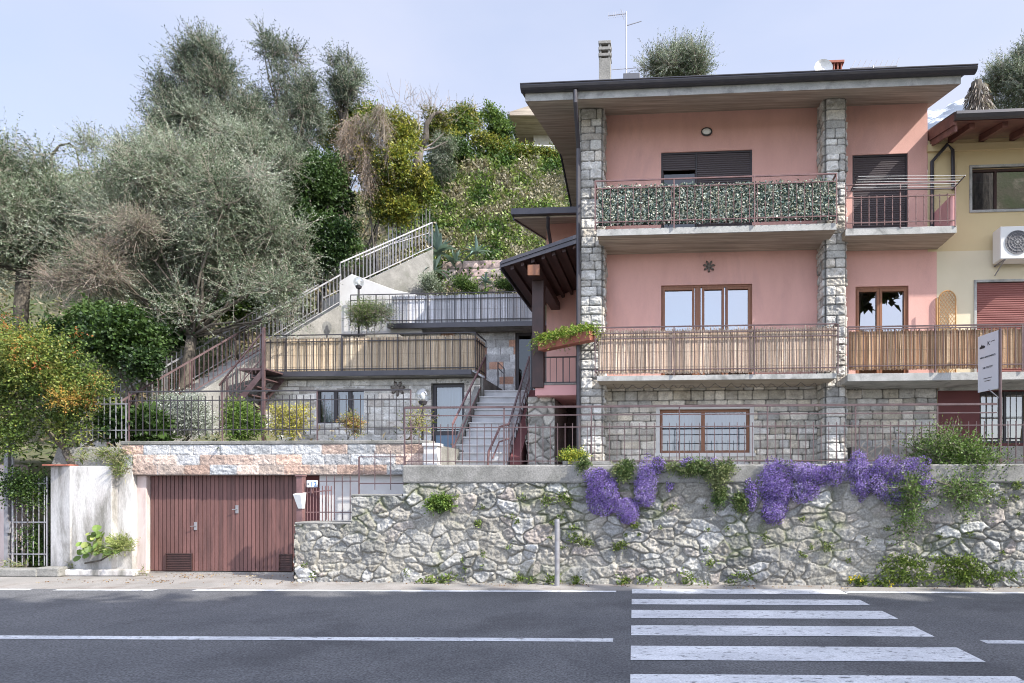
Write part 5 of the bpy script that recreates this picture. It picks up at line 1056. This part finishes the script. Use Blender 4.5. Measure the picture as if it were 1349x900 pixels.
bush('bare_twiggy_shrub', [e(120, 345, 15.4, 50, 40, 9, 18), e(180, 305, 15.4, 36, 26, 6, 18), e(85, 372, 15.2, 45, 22, 5, 18)], 'tangle of bare pinkish-brown twigs between the two big silvery olives', 2600, [(.26, .20, .15), (.30, .22, .17), (.20, .22, .13), (.26, .28, .2)], .04, .014, tl=.42, nl=7, tw=.8, twr=.005, rnd=1.1, base_=base(125, 16.8), trunk=.05)
# arching cane against the sky
t = plant('arching_branch', base(85, 22), 'bare arching branch standing against the sky at the left', 'branch'); b = MB(); q = lambda x, y: W(x, y, 22); b.tube([q(66, 235), q(68, 205), q(78, 192), q(92, 189), q(101, 198), q(105, 225)], [.05, .045, .035, .03, .025, .02], 6); b.build('stem', M['bark'], t)
bl = np.array([[*q(78, 194), .3, .2, .1], [*q(92, 191), .3, .2, .1], [*q(103, 205), .1, .2, .3]]); d, pe = sprays(bl, 60, .3, 6, .05, .02, OLIVE, 0, .5, .8); foliage(t, 'leaves', d)
# big dark ivy masses behind the fence, pyracantha
bush('ivy_hedge', [e(165, 450, 14.6, 60, 48, 13, 40), e(235, 430, 16.6, 55, 45, 8, 25), e(110, 430, 14.8, 55, 40, 8, 30), e(200, 480, 14.3, 35, 25, 5, 20)], 'deep green ivy mass below the big olive tree', 8500, IVY, .07, .055, base_=base(165, 14.6), trunk=.1)
bush('ivy_hedge', [e(315, 400, 18.8, 45, 22, 7, 20), e(360, 380, 19.6, 40, 25, 5, 20)], 'ivy growing behind the railing of the hillside stairs', 2200, IVY+FRESH, .065, .05, base_=base(315, 18.8), trunk=.05)
PYR = [(.03, .055, .012), (.06, .10, .02), (.09, .14, .025), (.13, .18, .035), (.17, .21, .04), (.22, .22, .05)]
t = bush('berry_bush', [e(35, 475, 12.6, 75, 70, 20, 55), e(95, 500, 12.7, 45, 55, 10, 40), e(20, 565, 12.5, 45, 42, 9, 35), e(80, 548, 12.6, 36, 36, 7, 30), e(-50, 520, 12.5, 60, 80, 8, 50)], 'large evergreen bush speckled with orange and yellow berries above the left gate', 7800, PYR, .048, .028, tl=.26, base_=(-10.6, 12.9, 1.5), trunk=.08)
bl = lumps(*EL(105, 515, 12.45, 38, 28), 6, .8, .35); d, pe = sprays(bl, 330, .2, 7, .03, .022, [(.34, .20, .04), (.38, .29, .06), (.26, .12, .03), (.22, .24, .05), (.14, .18, .03)], .1); foliage(t, 'berries', d)
bl = lumps(*EL(35, 455, 12.2, 70, 50), 16, .95, .16); d, pe = sprays(bl, 170, .15, 7, .022, .02, [(.40, .12, .03), (.36, .20, .03), (.30, .09, .03)], .1); foliage(t, 'berries', d)
bush('berry_bush_trailer', [e(30, 640, 12.75, 35, 30, 8, 20), e(50, 690, 12.9, 14, 50, 6, 10)], 'leafy trails hanging behind the grey iron gate', 800, PYR[:3]+IVY, .045, .03, hang=.6, base_=W(35, 740, 12.9)[:2]+(.0,), trunk=.03)
# planted terrace above the garage
def gb(px, py, Y, rx, ry, k=6, rz=None): return e(px, py, Y, rx, ry, k, rz)
zt2 = gt-.07
bush('silver_bush', [gb(243, 545, 14., 38, 32, 9, 24)], 'silvery grey lavender cotton bush behind the terrace railing', 4200, [(.26, .29, .24), (.38, .41, .36), (.50, .52, .48), (.16, .19, .13)], .05, .015, up=.7, tl=.2, base_=(W(243, 0, 14.2)[0], 14.2, zt2), trunk=.03)
bush('dark_leafy_plant', [gb(195, 560, 13.4, 26, 20, 6, 15)], 'glossy broad-leaved dark plant left of the silvery bush', 420, IVY, .13, .07, up=.5, tl=.25, base_=(W(195, 0, 13.4)[0], 13.4, zt2), trunk=.02)
bush('dark_leafy_plant', [gb(155, 560, 13.2, 14, 22, 5, 12)], 'tall dark shrub near the left end of the terrace railing', 420, IVY, .10, .06, up=.5, tl=.25, base_=(W(155, 0, 13.2)[0], 13.2, zt2), trunk=.02)
bush('green_bush', [gb(320, 557, 14.6, 24, 24, 7, 18)], 'fresh green bush under the iron stairs', 1500, FRESH+[(.04, .07, .02)], .055, .022, up=.4, base_=(W(320, 0, 14.6)[0], 14.6, zt2), trunk=.03)
bush('forsythia_bush', [gb(384, 553, 14., 27, 24, 8, 18)], 'rounded bush in yellow bloom behind the terrace railing', 1100, [(.42, .38, .04), (.50, .46, .08), (.30, .30, .04), (.16, .20, .04)], .032, .02, up=.3, tl=.18, tw=.7, base_=(W(384, 0, 14.)[0], 14., zt2), trunk=.02)
bush('small_maple_bush', [gb(464, 560, 13.8, 13, 14, 5, 10)], 'little bush with reddish and yellow young leaves below the annex window', 420, [(.32, .14, .05), (.30, .26, .05), (.14, .18, .04)], .03, .02, up=.5, tl=.14, tw=.7, base_=(W(464, 0, 13.8)[0], 13.8, zt2), trunk=.015)
bush('yellow_shoots', [gb(548, 565, 12.7, 12, 18, 4, 8)], 'thin yellow-green shoots beside the white gate pillar', 90, [(.36, .34, .06), (.16, .20, .05)], .04, .024, up=.8, tl=.3, tw=1., base_=(W(548, 0, 12.7)[0], 12.7, zt2), trunk=.01)

# upper terrace plants
bush('rosemary_bush', [gb(487, 418, 17.4, 30, 20, 8, 18)], 'feathery green rosemary bush on the annex terrace below the globe lamp', 2200, FRESH+OLIVE[:3], .045, .010, up=.7, tl=.28, tw=.3, base_=(W(487, 0, 17.4)[0], 17.4, az), trunk=.03)
for (x, y, rx, ry, lb) in ((568, 375, 16, 14, 'blue-grey trailing plant spilling over the left end of the upper terrace'), (615, 378, 16, 7, 'low dark green plant in the middle of the upper terrace edge'), (665, 378, 17, 7, 'low rounded green plant at the right of the upper terrace edge')):
    bush('terrace_plant', [gb(x, y, 20.3, rx, ry, 5, 12)], lb, 700, (OLIVE if x < 600 else IVY+FRESH), .05, .02, up=.5, tl=.2, group='plants along the upper terrace')

# agave
def agave(px, py, Y, r, n, label, tall=1.):
    c = W(px, py, Y); t = plant('agave', c, label, 'agave', 'agaves on the bank'); b = MB(); rnd = random.Random(int(px))
    for i in range(n):
        a = i*2.4; el = rnd.uniform(.15, 1.25); L = r*rnd.uniform(.7, 1.1)*tall; d = Vector((math.cos(a)*math.cos(el), math.sin(a)*math.cos(el), math.sin(el))); s_ = d.cross(Vector((0, 0, 1))).normalized(); nn = s_.cross(d); w = r*.10; pv = []
        k = rnd.uniform(.8, 1.2); col = (.17*k, .24*k, .21*k)
        for j in range(7):
            u = j/6; p = Vector(c)+d*L*u+Vector((0, 0, -.35*L*u*u*math.cos(el)*(1 if i % 3 else 1.8))); ww = w*(1-u**2.2)*(.7+.6*u*(1-u)*2); pv += [p+s_*ww+nn*ww*.35, p-nn*.01, p-s_*ww+nn*ww*.35]
        b.add(pv, [(3*j+q, 3*j+q+1, 3*j+q+4, 3*j+q+3) for j in range(6) for q in (0, 1)], col)
    o = b.build('leaves', M['leaf'], t, smooth=True, colored=True); return t
agave(578, 333, 21.6, 1.05, 26, 'large blue-green agave at the top of the concrete stair wall'); agave(571, 358, 21.2, .8, 18, 'agave drooping over the wall just under the largest one'); agave(628, 334, 22.2, .7, 16, 'smaller agave right of the large one at the foot of the ivy bank'); agave(600, 345, 22.0, .6, 14, 'small agave between the large agave and the right-hand one'); agave(640, 372, 20.4, .42, 14, 'little spiky agave on the upper terrace edge')
# ivy bank
def groundcover(name, label, n, fx, pal, lL, lW, out=.12):
    Pn = fx(n); D = unit(RS.normal(size=Pn.shape)+np.array([0, -.8, .5])); Pn = Pn+RS.normal(size=Pn.shape)*out*.5; key = np.clip((fbm(Pn[:, 0]*1.1+50, Pn[:, 2]*1.3, 4)-.33)*3.2+RS.normal(size=n)*.16, 0, .999); V, Fc, cc = leafset(Pn, D, lL*(.6+.8*RS.rand(n)), lW, palcols(n, pal, .3, key)); o = npmesh(name, V, Fc, M['leaf'], None, cc); return tag(o, label, 'ground cover', kind='stuff')
def fx(n):
    X = RS.uniform(-8.2, -.6, n); Y = RS.uniform(22.1, 27.5, n); return np.stack([X, Y, terr(X, Y)+.05], -1)
groundcover('bank_ivy', 'ivy and dry stems covering the steep bank above the pink block wall', 42000, fx, [(.30, .27, .19), (.24, .24, .13), (.22, .26, .08), (.19, .25, .06), (.14, .21, .045), (.09, .15, .03), (.05, .10, .02)], .12, .085, .34)
def fx2(n):
    X = RS.uniform(-34, -4, n); Y = 13+RS.rand(n)**.8*32; return np.stack([X, Y, terr(X, Y)+.12], -1)
groundcover('hillside_undergrowth', 'mixed undergrowth of dry grass and low leaves over the hillside', 110000, fx2, [(.26, .21, .13), (.18, .17, .08), (.08, .11, .03), (.30, .26, .19), (.12, .15, .05), (.05, .08, .02)], .17, .06, .5)
bush('hedge_top', [e(690, 205, 26.3, 55, 9, 9, 12)], 'trimmed green growth along the top edge of the ivy bank', 1500, FRESH+YELLOWG, .08, .05, base_=base(690, 26.4))

# ---------------- flowers and growth on the roadside wall
v0 = 11.33
def wallblob(px, py, rx, ry, k=7, d=.11): c = R.at(px, py, v0-.02); kk = 11.4/F; return (c, (rx*kk, d, ry*kk), k)
PUR = [(.14, .08, .30), (.25, .16, .48), (.35, .25, .60), (.47, .37, .70), (.62, .54, .80)]
GRN = [(.05, .09, .025), (.09, .14, .04), (.15, .19, .07)]
def aub(cl, n, label):
    n = int(n*1.5)
    ells = [wallblob(*c) for c in cl]; c0 = ells[0][0]; t = plant('aubrieta', (c0[0], c0[1], c0[2]), label, 'flowers', 'purple flower cushions hanging over the stone wall')
    bl = np.concatenate([lumps(c, (r[0]*1.12, r[1]*1.1, r[2]*1.12), 12, .62, .50) for (c, r, k) in ells]); w = (bl[:, 3]*bl[:, 5]); b = RS.choice(len(bl), n, p=w/w.sum()); d = unit(RS.normal(size=(n, 3))); d[:, 1] = -np.abs(d[:, 1]); Pp = bl[b, :3]+d*bl[b, 3:6]*(.75+.35*RS.rand(n, 1)); key = np.clip(hsh(b*1.7, 3)*.5+RS.rand(n)*.6-.05, 0, .999)
    D = unit(np.cross(d, RS.normal(size=(n, 3)))); V1, F1, C1 = leafset(Pp, D, .021*(.7+.6*RS.rand(n)), .019, palcols(n, PUR, .2, key)); s2 = unit(np.cross(D, d)); V2, F2, C2 = leafset(Pp-s2*.010+D*.010, s2, .021, .018, palcols(n, PUR, .2, key)); foliage(t, 'blossom', (np.concatenate([V1, V2]), np.concatenate([F1, F2+len(V1)]), np.concatenate([C1, C2])), M['petal'])
    m_ = n//3; b = RS.choice(len(bl), m_); d = unit(RS.normal(size=(m_, 3))); foliage(t, 'leaves', leafset(bl[b, :3]+d*bl[b, 3:6]*.8, unit(d+RS.normal(size=(m_, 3))*.7), .035, .02, palcols(m_, GRN, .3))); return t
aub([(790, 630, 24, 20), (793, 655, 24, 24), (800, 645, 20, 20)], 6500, 'largest round purple flower cushion at the left end of the flowering stretch')
aub([(832, 668, 20, 18), (826, 678, 14, 12)], 3000, 'small round purple flower cushion hanging lowest, just right of the leftmost one')
aub([(850, 632, 17, 30), (846, 650, 18, 18), (870, 612, 13, 14)], 3200, 'loose purple flower trail running up from the lowest cushion to the wall top')
aub([(1022, 635, 26, 30), (1014, 660, 26, 26), (1035, 620, 18, 16), (988, 650, 12, 25)], 6500, 'tall purple flower cushion reaching furthest down in the middle of the stretch')
aub([(1068, 628, 28, 20), (1060, 645, 20, 18), (1100, 622, 20, 18)], 5200, 'wide purple flower cushion in front of the right stone pillar')
aub([(1131, 615, 16, 18), (1136, 640, 14, 20)], 2200, 'narrow pale purple flower trail right of the wide cushion')
aub([(1165, 615, 22, 20), (1160, 640, 20, 24), (1180, 655, 14, 20), (1205, 615, 22, 18), (1215, 645, 16, 22), (1185, 630, 16, 20)], 6000, 'purple flowers tangled with the thorny green bush at the right')
aub([(905, 608, 12, 8), (940, 615, 8, 12), (722+160, 640, 6, 8)], 500, 'sparse purple flowers among the green leaves below the ground floor window')
bush('trailing_greenery', [wallblob(905, 615, 36, 12), wallblob(950, 620, 30, 15), wallblob(822, 618, 14, 12), wallblob(948, 650, 8, 16), wallblob(770, 610, 8, 8), wallblob(975, 660, 6, 14)], 'green trailing leaves over the wall top between the purple cushions', 2400, GRN+[(.24, .26, .12)], .035, .02, tl=.12, nl=8, hang=.4, size=.3)
BR = [(.07, .13, .025), (.12, .20, .04), (.18, .26, .07), (.05, .09, .02)]
bush('thorny_bush', [(R.at(1245, 598, 11.6), (.75, .28, .5), 16), (R.at(1285, 615, 11.6), (.5, .22, .45), 10), (R.at(1195, 655, 11.25), (.45, .16, .50), 12), (R.at(1262, 650, 11.25), (.5, .16, .36), 9), (R.at(1195, 695, 11.2), (.22, .12, .4), 7)], 'sprawling thorny bush with fresh leaves growing through the railing near the sign', 2300, BR, .042, .024, tl=.34, nl=8, tw=.45, twr=.0035, rnd=.9, up=.1, size=.22)
t = plant('bramble_canes', R.P(4.4, 11.8, 2.1), 'bare arching brown stems behind the railing right of the pillar', 'bramble'); b = MB()
for i in range(26):
    p = Vector(R.at(random.uniform(1120, 1290), 606, 11.8)); d = Vector((random.gauss(0, .5), random.gauss(0, .2), random.uniform(.3, .8))); b.tube([p, p+d*.5, p+d*.9+Vector((0, 0, -.1)), p+d*1.1+Vector((0, 0, -.25))], [.007, .006, .004, .002], 4)
b.build('stems', M['twig'], t)
# long planter on the wall top
c = R.at(766, 606, 11.52); pl = thing('planter_box', c, 'shallow planter with yellow-green flowering stonecrop standing on the wall coping', 'planter'); u0, u1 = R.u(742, 11.5), R.u(806, 11.5); z0 = 2.131
MB().box(R, u0, u1, 11.4, 11.6, z0, z0+.07).build('box', M['concrete'], pl, .008); bl = lumps(R.P((u0*.75+u1*.25), 11.5, z0+.13), (.30, .1, .10), 9, .8, .4); d, _ = sprays(bl, 520, .12, 8, .03, .014, [(.36, .38, .04), (.46, .44, .06), (.16, .24, .04), (.10, .16, .03)], .6); foliage(pl, 'stonecrop', d)
# weeds
def tufts(name, label, spots, pal, per=14, L=.10, w=.03, kind='stuff'):
    Ps = np.repeat(np.array([s_[0] for s_ in spots]), per, 0); Rr = np.repeat(np.array([s_[1] for s_ in spots]), per)[:, None]; n = len(Ps); D = unit(RS.normal(size=(n, 3))*.7+np.array([0, -.5, .35])); Pp = Ps+RS.normal(size=(n, 3))*Rr*.5*np.array([1, .25, .8]); d_ = leafset(Pp, D, L*(.5+RS.rand(n)), w, palcols(n, pal, .35)); o = npmesh(name, d_[0], d_[1], M['leaf'], None, d_[2]); return tag(o, label, 'weeds', kind=kind)
sp = []
for i in range(120):
    px = RS.uniform(400, 1345); py = RS.uniform(655, 760); 
    if fbm(np.array([px/90.]), np.array([py/50.]), 3)[0] > .47: sp.append((R.at(px, py, 11.35), RS.uniform(.03, .08)))
for (x, y, r_) in ((765, 712, .14), (755, 708, .12), (775, 716, .10), (820, 718, .10), (812, 722, .08), (582, 663, .10), (935, 742, .10), (720, 660, .12), (740, 655, .12), (748, 660, .1), (835, 693, .06), (630, 690, .07), (1090, 720, .1), (1300, 650, .15), (1320, 660, .15), (1340, 640, .12)): sp += [(R.at(x, y, 11.33), r_)]*4
tufts('wall_weeds', 'small ferns and weeds sprouting from the joints of the stone wall', sp, [(.10, .15, .03), (.16, .22, .05), (.22, .26, .07), (.07, .11, .03)], 22, .05, .022)
sp = [(R.P(u_, 11.28+RS.uniform(-.04, .05), RS.uniform(.0, .12)), RS.uniform(.05, .12)) for u_ in RS.uniform(-4.5, 8, 95) if fbm(np.array([u_*1.3]), np.array([2.]), 3)[0] > .40]
sp += [(R.at(x, RS.uniform(735, 768), 11.25), .13) for x in RS.uniform(1165, 1300, 60)]+[(R.at(x, RS.uniform(755, 768), 11.25), .10) for x in RS.uniform(880, 1349, 25)]
tufts('verge_weeds', 'fringe of green weeds along the foot of the stone wall', sp, [(.08, .13, .025), (.14, .20, .04), (.20, .25, .06)], 30, .06, .03)
tufts('dandelions', 'little yellow flowers among the weeds at the foot of the wall', [(R.at(x, y, 11.2), .05) for (x, y) in ((1128, 760), (1120, 762), (1136, 763), (1174, 771), (1122, 764))], [(.62, .50, .02)], 12, .03, .03)
t = bush('wall_cliff_plant', [(R.at(582, 663, 11.3), (.22, .10, .13), 6)], 'bright green cushion plant growing high in the wall left of the marker post', 420, FRESH, .035, .03, tl=.1)
sp = [(R.P(R.u(x, 12.0), 11.98, z_), .08) for x, z_ in ((96, .15), (190, .06), (178, .03), (10, .2), (20, .2), (32, .2))]+[(R.at(x, 604+RS.uniform(-8, 6), 12.15), .10) for x in RS.uniform(100, 170, 22)]+[(R.at(x, 618+RS.uniform(-10, 10), 12.05), .09) for x in RS.uniform(148, 168, 10)]
tufts('garage_weeds', 'grass and weeds on the white wall top and beside the gate', sp, [(.10, .15, .03), (.18, .22, .05), (.26, .25, .12), (.30, .28, .18)], 30, .13, .012)
tufts('gate_greens', 'low green plants at the foot of the iron gate', [(R.P(R.u(x, 12.3), 12.4, RS.uniform(.1, .6)), .13) for x in RS.uniform(0, 62, 34)], IVY+FRESH, 24, .07, .05)
# broad-leaved plant on the white wall
t = plant('wall_plant', R.at(130, 735, 11.95), 'broad-leaved succulent plant growing out of the white plaster wall', 'plant'); n = 46; b = MB(); rnd = random.Random(5)
MB().tube([R.P(R.u(112, 11.98), 11.98, R.z(112, 742, 11.98)), R.P(R.u(135, 11.9), 11.86, R.z(135, 738, 11.9)), R.P(R.u(150, 11.98), 11.98, R.z(150, 728, 11.98))], .018, 6).build('stems', M['bark'], t)
for i in range(n):
    q_ = rnd.random(); px = 105+q_*45+rnd.gauss(0, 5); py = 738-q_*10-abs(rnd.gauss(0, 13)); 
    if i < 12: px, py = rnd.gauss(124, 6), rnd.gauss(705, 5)
    c = Vector(R.at(px, py, 11.80+rnd.uniform(-.05, .10))); s_ = rnd.uniform(.05, .095); nrm = Vector((rnd.gauss(0, .5), -1, rnd.gauss(.5, .5))).normalized(); X = nrm.cross(Vector((0, 0, 1))).normalized(); Yv = nrm.cross(X); k = rnd.uniform(.6, 1.25)
    col = (.14*k, .21*k, .045*k) if rnd.random() > .25 else (.24*k, .28*k, .08*k)
    vs = [c-nrm*.012]+[c+(X*math.cos(a)+Yv*math.sin(a))*s_*(1-.25*abs(math.cos(a*1.5)))*(1 if 1 else 0)+nrm*.01*math.cos(2*a) for a in [j*2*math.pi/9 for j in range(9)]]; b.add(vs, [(0, 1+j, 1+(j+1) % 9) for j in range(9)], col)
b.build('leaves', M['leaf'], t, colored=True)
bl = lumps(R.at(155, 718, 11.85), (.22, .1, .10), 5, .7, .4); d, _ = sprays(bl, 160, .16, 8, .10, .012, [(.16, .22, .05), (.26, .28, .10)], .5); foliage(t, 'grassy_leaves', d)
# fallen leaves along the kerb
sp = [(R.P(RS.uniform(-11, 8), 11.25+RS.uniform(-.35, .1)+(1.0 if 0 else 0), .012), .1) for i in range(150)]+[(R.P(RS.uniform(-9.6, -6.2), RS.uniform(11.6, 12.4), .04), .1) for i in range(50)]
Ps = np.array([s_[0] for s_ in sp]); n = 700; Ps = Ps[RS.randint(0, len(Ps), n)]+RS.normal(size=(n, 3))*np.array([.12, .05, 0]); Ps[:, 2] = np.where(Ps[:, 1] > 11.3, .014, .014); D = unit(np.stack([RS.normal(size=n), RS.normal(size=n), RS.rand(n)*.2], -1)); V, Fc, cc = leafset(Ps, D, .035, .022, palcols(n, [(.20, .11, .05), (.28, .18, .09), (.14, .08, .05), (.32, .26, .16)], .3)); tag(npmesh('leaf_litter', V, Fc, M['leaf'], None, cc), 'dry brown leaves scattered along the foot of the walls', 'leaf litter', kind='stuff')
# dry palm-like leaves between the roof ridge etc. are left out
# ---------------- trees across the road behind the camera: they shade the carriageway
SUNV = Vector((2.43, -1.163, 2.4)).normalized()
def shade_tree(x, y, h, r, seed):
    t = plant('street_tree', (x, y, 0), 'tall broad tree on the lake side of the road, throwing its shade over the carriageway', 'tree', 'trees on the lake side of the road'); c = (x, y, h-r*1.0); bl = lumps(c, (r, r, r*1.0), 26, .72, .40, seed)
    limbs(t, (x, y, 0), [tuple(bl[i, :3]) for i in range(8)], .35, seed, fork=.6); d, pe = sprays(bl, 2600, 1.2, 16, .48, .36, IVY, .1); foliage(t, 'crown', d)
CLOUD = (2.5, 2.66, 3.3); EXPO = 1.06
SHADE = [(8.3+3.5*k, -1.8+.3*((k*7) % 3-1), 18.9+.4*((k*5) % 4-1.5), 3.95) for k in range(6)]
for k, (x, y, h, r) in enumerate(SHADE): shade_tree(x, y, h, r, k)
# ================================================================ light, sky, camera
sc = bpy.context.scene
sun = bpy.data.lights.new('sun', 'SUN'); sun.energy = 4.1; sun.angle = math.radians(.5); sun.color = (1, .955, .88)
so = bpy.data.objects.new('sun', sun); C.objects.link(so); so.rotation_euler = SUNV.to_track_quat('Z', 'Y').to_euler(); so.location = (20, -20, 40)
w = bpy.data.worlds.new('World'); sc.world = w; w.use_nodes = True; nt = w.node_tree; nt.nodes.clear(); L = nt.links.new
sky = N(nt, 'ShaderNodeTexSky', sky_type='NISHITA'); sky.sun_disc = False; sky.sun_elevation = math.asin(SUNV.z); sky.sun_rotation = math.atan2(SUNV.x, SUNV.y); sky.air_density = 1.; sky.dust_density = 1.5; sky.ozone_density = 1.5
tc = N(nt, 'ShaderNodeTexCoord'); mp = N(nt, 'ShaderNodeMapping'); mp.inputs['Scale'].default_value = (1, 1, 2.2); L(tc.outputs['Generated'], mp.inputs['Vector'])
f1 = ramp(nt, noise(nt, mp.outputs[0], 1.6, 5, .5, .3), .30, .72)
cl = N(nt, 'ShaderNodeRGB'); cl.outputs[0].default_value = (*CLOUD, 1)
f2 = N(nt, 'ShaderNodeMapRange'); f2.inputs['To Min'].default_value = .50; f2.inputs['To Max'].default_value = .97; L(f1, f2.inputs['Value'])
c = mixc(nt, f2.outputs[0], sky.outputs[0], cl.outputs[0])
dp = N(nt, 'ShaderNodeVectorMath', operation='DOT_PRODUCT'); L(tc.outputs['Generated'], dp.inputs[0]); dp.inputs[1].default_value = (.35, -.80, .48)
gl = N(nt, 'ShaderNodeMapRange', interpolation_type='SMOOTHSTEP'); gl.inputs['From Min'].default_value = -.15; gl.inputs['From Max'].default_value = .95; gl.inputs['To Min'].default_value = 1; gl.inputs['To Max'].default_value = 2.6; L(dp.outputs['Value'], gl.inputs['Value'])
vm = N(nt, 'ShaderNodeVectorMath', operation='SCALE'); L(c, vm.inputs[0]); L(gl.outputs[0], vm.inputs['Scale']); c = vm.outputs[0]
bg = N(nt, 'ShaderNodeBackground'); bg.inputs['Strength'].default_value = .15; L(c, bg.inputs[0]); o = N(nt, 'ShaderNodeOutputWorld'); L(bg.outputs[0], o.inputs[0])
cam = bpy.data.cameras.new('camera'); co = bpy.data.objects.new('camera', cam); C.objects.link(co); sc.camera = co
co.location = (0, 0, CH); co.rotation_euler = (math.radians(90), 0, 0); cam.sensor_width = 36; cam.lens = 36*F/1349; cam.shift_x = (674.5-CX)/1349; cam.shift_y = (CY-450)/1349; cam.clip_end = 12000; cam.clip_start = .05
vs = sc.view_settings; vs.view_transform = 'Standard'; vs.look = 'None'; vs.exposure = EXPO; vs.gamma = 1; vs.use_curve_mapping = False
sc.cycles.use_denoising = True; sc.cycles.max_bounces = 6; sc.cycles.diffuse_bounces = 3; sc.cycles.glossy_bounces = 3; sc.cycles.transparent_max_bounces = 12; sc.cycles.sample_clamp_indirect = 8
sc.cycles.filter_width = 1.0
